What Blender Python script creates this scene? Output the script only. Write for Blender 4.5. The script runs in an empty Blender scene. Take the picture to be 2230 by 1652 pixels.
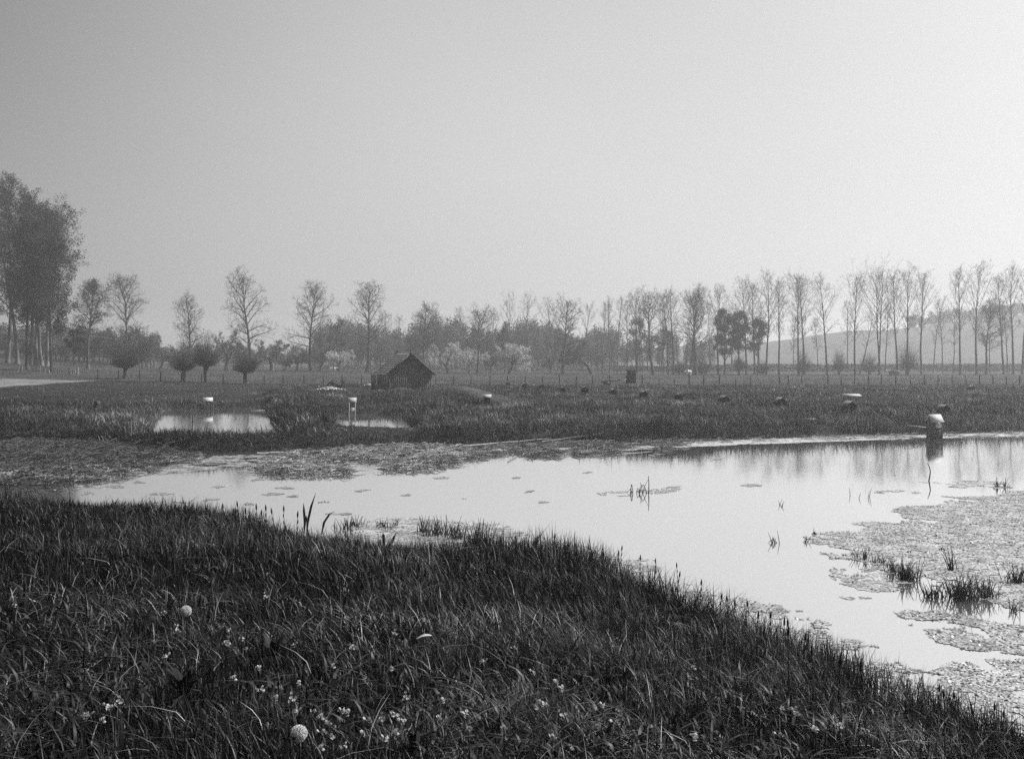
import bpy, bmesh, math, random
import numpy as np
from mathutils import Vector, Matrix, noise as mnoise

C = bpy.context.scene
COL = C.collection
R = math.radians
# ------------------------------------------------------------------ camera, sky, sun, exposure
F = 2142.0          # focal length, in units where the plate is 2230 wide
HY = 783.0          # height of the horizon on the plate
CZ = 3.0            # camera height above the pond water
cam = bpy.data.cameras.new("camera")
cam.sensor_width = 36
cam.lens = F / 2230 * 36
cam.shift_y = -(826 - HY) / 2230
cam.clip_start = 0.1
cam.clip_end = 6000
camo = bpy.data.objects.new("camera", cam)
camo.location = (0, 0, CZ)
camo.rotation_euler = (R(90), 0, 0)
COL.objects.link(camo)
C.camera = camo

SUN_AZ, SUN_EL = 72, 46       # degrees clockwise from the view direction, degrees above the horizon
sx = math.cos(R(SUN_EL)) * math.sin(R(SUN_AZ))
sy = math.cos(R(SUN_EL)) * math.cos(R(SUN_AZ))
sz = math.sin(R(SUN_EL))
sl = bpy.data.lights.new("sun", 'SUN')
sl.energy = 4.0
sl.angle = R(2.5)
slo = bpy.data.objects.new("sun", sl)
slo.rotation_euler = Vector((sx, sy, sz)).to_track_quat('Z', 'Y').to_euler()
COL.objects.link(slo)

W = bpy.data.worlds.new("World")
C.world = W
W.use_nodes = True
nt = W.node_tree
nt.nodes.clear()
sky = nt.nodes.new('ShaderNodeTexSky')
sky.sky_type = 'NISHITA'
sky.sun_disc = False
sky.sun_elevation = R(SUN_EL)
sky.sun_rotation = R(SUN_AZ)
sky.air_density = 1.0
sky.dust_density = 4.0
bw = nt.nodes.new('ShaderNodeRGBToBW')
# thin high cloud, brightest towards the sun, thinnest upper left
tc = nt.nodes.new('ShaderNodeTexCoord')
cn = nt.nodes.new('ShaderNodeTexNoise'); cn.inputs['Scale'].default_value = 1.6; cn.inputs['Detail'].default_value = 5
mp = nt.nodes.new('ShaderNodeMapping'); mp.inputs['Scale'].default_value = (1, 1, 2.2)
dot = nt.nodes.new('ShaderNodeVectorMath'); dot.operation = 'DOT_PRODUCT'
dv = Vector((0.28, 0.95, 0.10)).normalized()
dot.inputs[1].default_value = dv
mr = nt.nodes.new('ShaderNodeMapRange')
mr.inputs['From Min'].default_value = 0.60; mr.inputs['From Max'].default_value = 0.98
mr.inputs['To Min'].default_value = 0.0; mr.inputs['To Max'].default_value = 3.75
mr.interpolation_type = 'SMOOTHSTEP'
nr = nt.nodes.new('ShaderNodeMapRange')
nr.inputs['From Min'].default_value = 0.3; nr.inputs['From Max'].default_value = 0.7
nr.inputs['To Min'].default_value = 0.88; nr.inputs['To Max'].default_value = 1.1
add = nt.nodes.new('ShaderNodeMath'); add.operation = 'MULTIPLY'
mul = nt.nodes.new('ShaderNodeMath'); mul.operation = 'ADD'
bg = nt.nodes.new('ShaderNodeBackground'); bg.inputs['Strength'].default_value = 0.056
wo = nt.nodes.new('ShaderNodeOutputWorld')
L = nt.links.new
L(sky.outputs['Color'], bw.inputs['Color'])
L(tc.outputs['Generated'], mp.inputs['Vector']); L(mp.outputs['Vector'], cn.inputs['Vector'])
L(tc.outputs['Generated'], dot.inputs[0]); L(dot.outputs['Value'], mr.inputs['Value'])
L(cn.outputs['Fac'], nr.inputs['Value'])
L(mr.outputs['Result'], add.inputs[0]); L(nr.outputs['Result'], add.inputs[1])
L(add.outputs['Value'], mul.inputs[0]); L(bw.outputs['Val'], mul.inputs[1])
L(mul.outputs['Value'], bg.inputs['Color']); L(bg.outputs['Background'], wo.inputs['Surface'])

C.view_settings.view_transform = 'Standard'
C.view_settings.look = 'None'
C.view_settings.gamma = 1
C.view_settings.exposure = 0.6
C.view_settings.use_curve_mapping = False
C.render.engine = 'CYCLES'
C.cycles.max_bounces = 6
C.cycles.diffuse_bounces = 2
C.cycles.glossy_bounces = 2
C.cycles.transmission_bounces = 2
C.cycles.volume_bounces = 1
C.cycles.transparent_max_bounces = 4
C.cycles.use_denoising = False
C.cycles.sample_clamp_indirect = 2.0
C.cycles.sample_clamp_direct = 6.0

# ------------------------------------------------------------------ helpers
def X(px, d): return (px - 1115.0) * d / F
def Zp(py, d): return CZ - (py - HY) * d / F
def P(px, py, z=0.0):
    d = (CZ - z) * F / (py - HY)
    return (X(px, d), d)

def link(o):
    COL.objects.link(o)
    return o

def tag(o, label=None, cat=None, group=None, kind=None):
    if label: o['label'] = label
    if cat: o['category'] = cat
    if group: o['group'] = group
    if kind: o['kind'] = kind
    return o

def empty(name, loc, rz=0.0):
    o = bpy.data.objects.new(name, None)
    o.empty_display_size = 0.2
    o.location = loc
    o.rotation_euler = (0, 0, rz)
    return link(o)

class MB:
    """collects arrays of quads / tris with a per-vertex tone"""
    def __init__(s):
        s.v = []; s.q = []; s.t = []; s.tone = []; s.n = 0
    def add(s, v, q=None, t=None, tone=0.5):
        v = np.asarray(v, dtype=np.float64).reshape(-1, 3)
        if q is not None and len(q): s.q.append(np.asarray(q, dtype=np.int64).reshape(-1, 4) + s.n)
        if t is not None and len(t): s.t.append(np.asarray(t, dtype=np.int64).reshape(-1, 3) + s.n)
        s.v.append(v)
        tn = np.asarray(tone, dtype=np.float64)
        s.tone.append(np.full(len(v), float(tn)) if tn.ndim == 0 else tn)
        s.n += len(v)
    def box(s, c, size, rot=None, tone=0.5, taper=1.0):
        hx, hy, hz = size[0]/2, size[1]/2, size[2]/2
        v = np.array([(-hx,-hy,-hz),(hx,-hy,-hz),(hx,hy,-hz),(-hx,hy,-hz),
                      (-hx*taper,-hy*taper,hz),(hx*taper,-hy*taper,hz),(hx*taper,hy*taper,hz),(-hx*taper,hy*taper,hz)])
        if rot is not None: v = v @ np.array(rot.to_3x3()).T
        v = v + np.array(c)
        s.add(v, q=[(0,3,2,1),(4,5,6,7),(0,1,5,4),(1,2,6,5),(2,3,7,6),(3,0,4,7)], tone=tone)
    def bar(s, a, b, w, h=None, tone=0.5):
        a = Vector(a); b = Vector(b); d = b - a
        rot = d.to_track_quat('Z', 'Y').to_matrix()
        s.box((a+b)/2, (w, h or w, d.length), rot, tone)
    def tubes(s, A, B, ra, rb, k=5, tone=0.5, cap=False):
        A = np.asarray(A, float).reshape(-1, 3); B = np.asarray(B, float).reshape(-1, 3)
        n = len(A)
        if n == 0: return
        ra = np.broadcast_to(ra, n); rb = np.broadcast_to(rb, n)
        d = B - A
        d /= np.maximum(np.linalg.norm(d, axis=1, keepdims=True), 1e-9)
        up = np.where(np.abs(d[:, 2:3]) < 0.9, np.array([[0, 0, 1.0]]), np.array([[1.0, 0, 0]]))
        u = np.cross(up, d); u /= np.linalg.norm(u, axis=1, keepdims=True)
        w = np.cross(d, u)
        ang = np.arange(k) * 2 * np.pi / k
        ca, sa = np.cos(ang), np.sin(ang)
        ring = u[:, None, :] * ca[None, :, None] + w[:, None, :] * sa[None, :, None]
        v = np.concatenate([A[:, None, :] + ring * ra[:, None, None], B[:, None, :] + ring * rb[:, None, None]], axis=1)
        base = (np.arange(n) * 2 * k)[:, None]
        i = np.arange(k); j = (i + 1) % k
        q = np.stack([base + i, base + j, base + k + j, base + k + i], axis=-1).reshape(-1, 4)
        tn = np.asarray(tone, float)
        if tn.ndim: tn = np.repeat(tn, 2 * k)
        s.add(v.reshape(-1, 3), q=q, tone=tn)
    def leaves(s, P_, size, rng, tone=None, aspect=0.6):
        P_ = np.asarray(P_, float).reshape(-1, 3); n = len(P_)
        if n == 0: return
        size = np.broadcast_to(size, n)
        u = rng.normal(size=(n, 3)); u /= np.linalg.norm(u, axis=1, keepdims=True)
        w = rng.normal(size=(n, 3)); w = np.cross(u, w); w /= np.linalg.norm(w, axis=1, keepdims=True)
        u = u * size[:, None] * 0.5; w = w * size[:, None] * 0.5 * aspect
        v = np.stack([P_ - u, P_ + w, P_ + u, P_ - w], axis=1).reshape(-1, 3)
        q = np.arange(n * 4).reshape(-1, 4)
        tn = rng.uniform(0, 1, n) if tone is None else np.broadcast_to(tone, n)
        s.add(v, q=q, tone=np.repeat(tn, 4))
    def mesh(s, name):
        v = np.concatenate(s.v) if s.v else np.zeros((0, 3))
        q = np.concatenate(s.q) if s.q else np.zeros((0, 4), int)
        t = np.concatenate(s.t) if s.t else np.zeros((0, 3), int)
        m = bpy.data.meshes.new(name)
        m.vertices.add(len(v)); m.vertices.foreach_set('co', v.astype(np.float32).ravel())
        li = np.concatenate([q.ravel(), t.ravel()]).astype(np.int32)
        m.loops.add(len(li)); m.loops.foreach_set('vertex_index', li)
        ls = np.concatenate([np.arange(len(q)) * 4, len(q) * 4 + np.arange(len(t)) * 3]).astype(np.int32)
        m.polygons.add(len(ls)); m.polygons.foreach_set('loop_start', ls)
        m.update(calc_edges=True)
        a = m.attributes.new('tone', 'FLOAT', 'POINT')
        a.data.foreach_set('value', np.concatenate(s.tone).astype(np.float32) if s.tone else np.zeros(0, np.float32))
        return m
    def build(s, name, mat, parent=None, smooth=False):
        m = s.mesh(name)
        m.materials.append(mat)
        if smooth: m.polygons.foreach_set('use_smooth', np.ones(len(m.polygons), bool))
        o = link(bpy.data.objects.new(name, m))
        if parent is not None: o.parent = parent
        return o

def copy_tree(o, parent=None):
    c = o.copy(); COL.objects.link(c); c.parent = parent
    for ch in [k for k in o.children]:
        copy_tree(ch, c)
    return c

# value noise on numpy arrays
_rs = np.random.RandomState(11)
_lat = _rs.rand(256, 256)
def vnoise(x, y):
    xi = np.floor(x).astype(int); yi = np.floor(y).astype(int)
    fx = x - xi; fy = y - yi
    fx = fx*fx*(3-2*fx); fy = fy*fy*(3-2*fy)
    a = _lat[xi & 255, yi & 255]; b = _lat[(xi+1) & 255, yi & 255]
    c = _lat[xi & 255, (yi+1) & 255]; d = _lat[(xi+1) & 255, (yi+1) & 255]
    return (a*(1-fx)+b*fx)*(1-fy) + (c*(1-fx)+d*fx)*fy
def fbm(x, y, o=4):
    s = 0; amp = 0.5; tot = 0
    for k in range(o):
        s = s + amp * vnoise(x * 2**k + 17*k, y * 2**k + 31*k); tot += amp; amp *= 0.5
    return s / tot
def sstep(a, b, x):
    t = np.clip((x - a) / (b - a), 0, 1)
    return t*t*(3-2*t)

def poly_sd(x, y, pts, closed):
    """distance to a polyline, and (closed) whether inside"""
    x = np.asarray(x, float); y = np.asarray(y, float)
    best = np.full(x.shape, 1e9)
    inside = np.zeros(x.shape, bool)
    n = len(pts)
    for i in range(n if closed else n-1):
        ax, ay = pts[i]; bx, by = pts[(i+1) % n]
        dx, dy = bx-ax, by-ay
        t = np.clip(((x-ax)*dx + (y-ay)*dy) / (dx*dx+dy*dy+1e-12), 0, 1)
        best = np.minimum(best, np.hypot(x-ax-t*dx, y-ay-t*dy))
        if closed:
            c = ((ay > y) != (by > y)) & (x < (bx-ax)*(y-ay)/((by-ay) if by != ay else 1e-12) + ax)
            inside ^= c
    return best, inside

# ------------------------------------------------------------------ materials (a plate camera sees only greys)
def gmat(name, lo, hi=None, rough=0.85, spec=0.3, scale=8.0, stretch=(1, 1, 1), transl=0.0, toned=True, bump=0.0, ramp=None, noise_amt=0.5):
    m = bpy.data.materials.new(name); m.use_nodes = True
    n = m.node_tree; n.nodes.clear()
    out = n.nodes.new('ShaderNodeOutputMaterial')
    bs = n.nodes.new('ShaderNodeBsdfPrincipled')
    bs.inputs['Roughness'].default_value = rough
    bs.inputs['Specular IOR Level'].default_value = spec
    hi = lo if hi is None else hi
    tcn = n.nodes.new('ShaderNodeTexCoord'); mpn = n.nodes.new('ShaderNodeMapping')
    mpn.inputs['Scale'].default_value = stretch
    nz = n.nodes.new('ShaderNodeTexNoise'); nz.inputs['Scale'].default_value = scale; nz.inputs['Detail'].default_value = 6
    n.links.new(tcn.outputs['Object'], mpn.inputs['Vector']); n.links.new(mpn.outputs['Vector'], nz.inputs['Vector'])
    nrg = n.nodes.new('ShaderNodeMapRange'); nrg.inputs['From Min'].default_value = 0.3; nrg.inputs['From Max'].default_value = 0.7
    nrg.inputs['To Min'].default_value = -noise_amt; nrg.inputs['To Max'].default_value = noise_amt
    n.links.new(nz.outputs['Fac'], nrg.inputs['Value'])
    ad = n.nodes.new('ShaderNodeMath'); ad.operation = 'ADD'
    if toned:
        at = n.nodes.new('ShaderNodeAttribute'); at.attribute_name = 'tone'
        n.links.new(at.outputs['Fac'], ad.inputs[0])
    else:
        ad.inputs[0].default_value = 0.5
    n.links.new(nrg.outputs['Result'], ad.inputs[1])
    cr = n.nodes.new('ShaderNodeValToRGB')
    if ramp is None: ramp = [(0, lo), (1, hi)]
    while len(cr.color_ramp.elements) < len(ramp): cr.color_ramp.elements.new(0.5)
    for e, (p, c) in zip(cr.color_ramp.elements, ramp):
        e.position = p; e.color = (c, c, c, 1)
    n.links.new(ad.outputs['Value'], cr.inputs['Fac'])
    n.links.new(cr.outputs['Color'], bs.inputs['Base Color'])
    if bump:
        bp = n.nodes.new('ShaderNodeBump'); bp.inputs['Strength'].default_value = bump; bp.inputs['Distance'].default_value = 0.05
        n.links.new(nz.outputs['Fac'], bp.inputs['Height']); n.links.new(bp.outputs['Normal'], bs.inputs['Normal'])
    if transl:
        tr = n.nodes.new('ShaderNodeBsdfTranslucent'); mx = n.nodes.new('ShaderNodeMixShader'); mx.inputs[0].default_value = transl
        n.links.new(cr.outputs['Color'], tr.inputs['Color'])
        n.links.new(bs.outputs[0], mx.inputs[1]); n.links.new(tr.outputs[0], mx.inputs[2]); n.links.new(mx.outputs[0], out.inputs['Surface'])
    else:
        n.links.new(bs.outputs[0], out.inputs['Surface'])
    return m

M = {}
M['grass'] = gmat('grass_blades', 0, ramp=[(0, .002), (.5, .0075), (.8, .036), (.92, .13), (1, .40)], rough=.5, spec=.28, transl=.15, scale=1.2, noise_amt=.10)
M['rough'] = gmat('rough_grass', 0, ramp=[(0, .006), (.45, .024), (.85, .085), (.95, .22), (1, .42)], rough=.6, spec=.2, transl=.2, scale=.6, noise_amt=.15)
M['dry'] = gmat('dry_reed', 0, ramp=[(0, .05), (.5, .20), (1, .55)], rough=.6, spec=.3, scale=20, noise_amt=.2)
M['bark'] = gmat('bark', .03, .11, scale=3, stretch=(1, 1, .25), bump=.5)
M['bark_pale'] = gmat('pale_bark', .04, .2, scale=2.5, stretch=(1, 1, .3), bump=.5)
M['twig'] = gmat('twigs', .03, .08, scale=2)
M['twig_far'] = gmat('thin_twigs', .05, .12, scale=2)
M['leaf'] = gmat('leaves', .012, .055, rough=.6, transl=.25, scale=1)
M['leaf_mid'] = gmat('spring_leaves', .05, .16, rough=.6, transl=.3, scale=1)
M['blossom'] = gmat('blossom', .30, .75, rough=.8, transl=.3, scale=1)
M['needle'] = gmat('needles', .015, .06, rough=.7, transl=.1, scale=1)
M['post'] = gmat('weathered_wood', .02, .08, scale=14, stretch=(1, 1, .2), bump=.4)
M['wood_pale'] = gmat('pale_wood', .25, .5, scale=14, stretch=(1, 1, .2), bump=.3)
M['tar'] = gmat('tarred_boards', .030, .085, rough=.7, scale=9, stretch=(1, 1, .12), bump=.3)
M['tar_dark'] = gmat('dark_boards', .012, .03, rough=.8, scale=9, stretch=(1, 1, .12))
M['slate'] = gmat('slate_courses', .14, .34, rough=.6, scale=5, bump=.2)
M['slate_edge'] = gmat('slate_butts', .02, .05, rough=.7)
M['coop_roof'] = gmat('coop_roof', .07, .17, rough=.7, scale=16)
M['zinc'] = gmat('pale_roof_board', .24, .46, rough=.85, scale=60, noise_amt=.12)
M['hutwood'] = gmat('hut_boards', .03, .08, rough=.75, scale=16, stretch=(1, 1, .2), bump=.3)
M['panel'] = gmat('hut_panel', .25, .45, rough=.7, scale=14)
M['hide_dark'] = gmat('dark_hide', .04, .08, rough=.8)
M['hide_white'] = gmat('white_hide', .6, .8, rough=.8)
M['stone'] = gmat('rubble', .08, .62, rough=.85, scale=20)
M['weed'] = gmat('floating_weed', 0, ramp=[(0, .07), (.5, .24), (1, .5)], rough=.45, spec=.5, scale=24, noise_amt=.45, bump=.3)
M['seed'] = gmat('seed_fluff', .85, .95, rough=.9, transl=.5)
M['petal'] = gmat('petals', .2, .55, rough=.8, transl=.3)
M['sedge'] = gmat('sedge', .012, .04, rough=.6)
M['broad'] = gmat('broad_leaf', .006, .022, rough=.6, spec=.15, scale=12, transl=.1)

# ground: grass sward, darker where rough and damp, paler on the trodden plot
def ground_mat():
    m = bpy.data.materials.new('ground'); m.use_nodes = True
    n = m.node_tree; bs = n.nodes['Principled BSDF']; bs.inputs['Roughness'].default_value = .95
    bs.inputs['Specular IOR Level'].default_value = .1
    tcn = n.nodes.new('ShaderNodeTexCoord')
    n1 = n.nodes.new('ShaderNodeTexNoise'); n1.inputs['Scale'].default_value = .35; n1.inputs['Detail'].default_value = 8; n1.inputs['Roughness'].default_value = .65
    n2 = n.nodes.new('ShaderNodeTexNoise'); n2.inputs['Scale'].default_value = 6; n2.inputs['Detail'].default_value = 5
    for k in (n1, n2): n.links.new(tcn.outputs['Object'], k.inputs['Vector'])
    at = n.nodes.new('ShaderNodeAttribute'); at.attribute_name = 'tone'
    mx = n.nodes.new('ShaderNodeMath'); mx.operation = 'MULTIPLY'
    r1 = n.nodes.new('ShaderNodeMapRange'); r1.inputs[1].default_value = .3; r1.inputs[2].default_value = .7; r1.inputs[3].default_value = .65; r1.inputs[4].default_value = 1.35
    r2 = n.nodes.new('ShaderNodeMapRange'); r2.inputs[1].default_value = .3; r2.inputs[2].default_value = .7; r2.inputs[3].default_value = .6; r2.inputs[4].default_value = 1.4
    n.links.new(n1.outputs['Fac'], r1.inputs[0]); n.links.new(n2.outputs['Fac'], r2.inputs[0])
    n.links.new(r1.outputs[0], mx.inputs[0]); n.links.new(r2.outputs[0], mx.inputs[1])
    m2 = n.nodes.new('ShaderNodeMath'); m2.operation = 'MULTIPLY'
    n.links.new(mx.outputs[0], m2.inputs[0]); n.links.new(at.outputs['Fac'], m2.inputs[1])
    n.links.new(m2.outputs[0], bs.inputs['Base Color'])
    bp = n.nodes.new('ShaderNodeBump'); bp.inputs['Strength'].default_value = .6; bp.inputs['Distance'].default_value = .12
    n.links.new(n2.outputs['Fac'], bp.inputs['Height']); n.links.new(bp.outputs[0], bs.inputs['Normal'])
    return m
M['ground'] = ground_mat()

def water_mat():
    m = bpy.data.materials.new('still_water'); m.use_nodes = True
    n = m.node_tree; n.nodes.clear()
    out = n.nodes.new('ShaderNodeOutputMaterial')
    gl = n.nodes.new('ShaderNodeBsdfGlossy'); gl.inputs['Roughness'].default_value = .055; gl.inputs['Color'].default_value = (.97, .97, .97, 1)
    df = n.nodes.new('ShaderNodeBsdfDiffuse'); df.inputs['Color'].default_value = (.28, .28, .28, 1)
    fr = n.nodes.new('ShaderNodeFresnel'); fr.inputs['IOR'].default_value = 1.9
    r = n.nodes.new('ShaderNodeMapRange'); r.inputs[1].default_value = .08; r.inputs[2].default_value = .5; r.inputs[3].default_value = .72; r.inputs[4].default_value = .97
    mx = n.nodes.new('ShaderNodeMixShader')
    tcn = n.nodes.new('ShaderNodeTexCoord'); nz = n.nodes.new('ShaderNodeTexNoise'); nz.inputs['Scale'].default_value = 3.0; nz.inputs['Detail'].default_value = 3
    mpn = n.nodes.new('ShaderNodeMapping'); mpn.inputs['Scale'].default_value = (1, .5, 1)
    bp = n.nodes.new('ShaderNodeBump'); bp.inputs['Strength'].default_value = .05; bp.inputs['Distance'].default_value = .02
    n.links.new(tcn.outputs['Object'], mpn.inputs[0]); n.links.new(mpn.outputs[0], nz.inputs['Vector'])
    n.links.new(nz.outputs['Fac'], bp.inputs['Height']); n.links.new(bp.outputs[0], gl.inputs['Normal'])
    n.links.new(fr.outputs[0], r.inputs[0]); n.links.new(r.outputs[0], mx.inputs[0])
    n.links.new(df.outputs[0], mx.inputs[1]); n.links.new(gl.outputs[0], mx.inputs[2]); n.links.new(mx.outputs[0], out.inputs['Surface'])
    return m
M['water'] = water_mat()

# ------------------------------------------------------------------ terrain
near_shore = [(-30, 22.5), (-14, 20.5)] + [P(a, b) for a, b in
    [(0,1112),(90,1144),(200,1168),(420,1172),(600,1174),(700,1192),(790,1240),(900,1256),(1020,1275),(1120,1266),(1200,1276),(1350,1294),(1480,1340),(1650,1400),(1850,1500),(2000,1575),(2200,1655)]] + [(4.6,6.6),(6.5,5.4),(12,3.5),(30,0)]
far_shore = [(-40, 22.9), (-15, 23.0)] + [P(a, b) for a, b in
    [(80,1062),(200,1046),(340,1012),(420,994),(600,988),(850,972),(1050,968),(1300,966),(1500,962),(1750,953),(2035,946),(2230,941)]] + [(26, 42), (60, 50)]
bank_line = [(-60, 30)] + [P(a, b) for a, b in [(-200,962),(0,962),(200,966),(330,982),(400,990),(600,984),(850,970),(1050,966),(1300,964),(1500,960),(1750,951),(2035,944),(2230,939)]] + [(26.3, 42.5), (60, 51)]
pondA = [P(326,942,.0), P(306,970,.0), P(622,970,.0), P(606,942,.0), P(574,889,.0), P(372,891,.0), P(352,897,.0)]
pondB = [P(728,945,.0), P(906,945,.0), P(900,932,.0), P(872,906,.0), P(830,902,.0), P(735,905,.0)]
ditches = [([P(640,905,.3), P(720,880,.3), P(800,878,.3)], 1.3, .5), ([P(880,892,.3), P(1000,905,.3), P(1120,925,.3)], 1.6, .55),
           ([P(1090,875,.3), P(1250,885,.3), P(1420,905,.3)], 1.8, .5), ([P(1450,890,.3), P(1800,905,.3), P(2230,925,.3)], 1.5, .35),
           ([P(1850,880,.3), P(2230,892,.3)], 1.6, .35), ([P(-100,925,.3), P(250,905,.3)], 1.2, .2)]
ditches += [([P(668,948,.4), P(640,905,.4), P(600,868,.4)], 1.1, -.26), ([P(960,945,.4), P(1010,910,.4), P(960,882,.4)], 1.3, -.22), ([P(1100,884,.4), P(1300,902,.4), P(1480,928,.4)], 1.4, -.2), ([P(250,960,.4), P(300,905,.4), P(340,880,.4)], 1.3, -.15)]
mounds = [(P(868,868,.35), 1.8, 4.5, .78), (P(985,870,.35), 2.6, 5.0, .80), (P(1070,874,.35), 3.6, 4.0, .50), (P(620,868,.35), 1.4, 2.5, .5),
          (P(660,870,.3), 2.0, 9, .25), (P(640,900,.3), 1.6, 5, .22)]
_pn = [-400, 0, 200, 350, 600, 1200, 1600, 1900, 2230, 2700]
_dn = [60, 92, 111, 135, 165, 190, 220, 260, 350, 450, 550, 700, 1500]
_py = [[872,843,826,806,792,782,772,765,755,750,745,760,783],
       [872,843,826,806,792,782,772,765,755,750,745,760,783],
       [874,845,829,812,802,796,788,778,768,760,758,765,783],
       [877,847,831,817,808,804,801,797,790,785,780,780,783],
       [877,848,837,825,811,807,804,803,798,795,790,788,783],
       [877,848,838,827,818,813,810,807,798,785,770,765,783],
       [877,848,838,828,820,815,811,808,790,768,748,755,783],
       [877,848,838,828,820,815,811,807,780,745,718,730,783],
       [877,848,838,828,820,815,811,806,768,718,684,700,783],
       [877,848,838,828,820,815,811,805,755,690,632,660,783]]
_py = np.array(_py, float)
def terr_far(x, y):
    y = np.maximum(y, 1.0)
    px = np.clip(1115 + x * F / y, -400, 2700)
    ld = np.log(np.clip(y, 60, 1500)); ln = np.log(np.array(_dn, float))
    i = np.clip(np.searchsorted(_pn, px) - 1, 0, len(_pn)-2)
    j = np.clip(np.searchsorted(ln, ld) - 1, 0, len(_dn)-2)
    pn = np.array(_pn, float)
    fx = (px - pn[i]) / (pn[i+1]-pn[i]); fx = fx*fx*(3-2*fx)
    fy = (ld - ln[j]) / (ln[j+1]-ln[j])
    dn = np.array(_dn, float)
    def zz(a, b): return CZ - (_py[a, b] - HY) * dn[b] / F
    return (zz(i,j)*(1-fx)+zz(i+1,j)*fx)*(1-fy) + (zz(i,j+1)*(1-fx)+zz(i+1,j+1)*fx)*fy

near_poly = near_shore + [(30, -60), (-60, -60), (-60, 22)]
far_poly = far_shore + [(2000, 300), (2000, 3000), (-3000, 3000), (-3000, 22.9)]
bank_poly = bank_line + [(2000, 300), (2000, 3000), (-3000, 3000), (-3000, 31)]
def sd(poly, line, x, y):
    d, _ = poly_sd(x, y, line, False)
    _, ins = poly_sd(x, y, poly, True)
    return np.where(ins, d, -d)
def H(x, y):
    x = np.asarray(x, float); y = np.asarray(y, float)
    sn = sd(near_poly, near_shore, x, y)
    zn = np.where(sn > 0, 1.52 * (1 - np.exp(-sn/3.3)) + .02, np.maximum(sn*.35, -.5))
    zn = zn + np.where(sn > .3, (fbm(x*.7, y*.7, 3) - .5) * .22, 0)
    sf = sd(far_poly, far_shore, x, y)
    sb = sd(bank_poly, bank_line, x, y)
    zmud = np.where(sf > 0, .02 + .05*sstep(0, 2, sf) + (fbm(x*.9, y*.9, 3)-.5)*.05, np.maximum(sf*.35, -.5))
    land = terr_far(x, y)
    near_l = .34 + (land - .34) * sstep(60, 75, y)
    near_l = near_l + (fbm(x*.16+5, y*.16, 4) - .5) * .42 * (1 - sstep(95, 112, y)) + (fbm(x*.05, y*.05, 3)-.5)*.5*sstep(200, 300, y)
    fl = np.exp(-(((x-X(885, 93))/5.5)**4) - ((y-92.5)/5.5)**4)
    near_l = near_l*(1-fl) + .20*fl
    for pts, w, dp in ditches:
        d, _ = poly_sd(x, y, pts, False)
        near_l = near_l - dp * np.exp(-(d/w)**2)
    for (cx, cy), rx, ry, h in mounds:
        near_l = near_l + h * np.exp(-((x-cx)/rx)**2 - ((y-cy)/ry)**2)
    pxx = 1115 + x * F / np.maximum(y, 1)
    near_l = near_l - .0*sstep(300, 345, pxx)*(1-sstep(600, 640, pxx))*(1-sstep(38, 40, y)) - .14*sstep(715, 750, pxx)*(1-sstep(900, 930, pxx))*(1-sstep(41, 43, y))
    near_l = np.maximum(near_l, .1)
    for pd in (pondA, pondB):
        d, ins = poly_sd(x, y, pd, True)
        s = np.where(ins, -d, d)
        near_l = np.where(s < 0, np.maximum(s*.8, -.4), np.minimum(near_l + .08*np.exp(-(s/2.0)**2), .03 + s*1.1))
    zb = np.where(sb > 0, np.minimum(near_l, .05 + sb*.75), -9)
    zf = np.where(sb > 0, np.where(in_pond(x, y), zb, np.maximum(zb, np.minimum(zmud, .06))), zmud)
    return np.where(sn > -3, np.maximum(zn, np.where(sf > -2, zf, -.5)), zf)
def Hs(x, y): return float(H(np.array([x]), np.array([y]))[0])
def in_pond(x, y):
    r = np.zeros(np.shape(x), bool)
    for pd in (pondA, pondB):
        _, i = poly_sd(x, y, pd, True); r |= i
    return r

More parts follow.
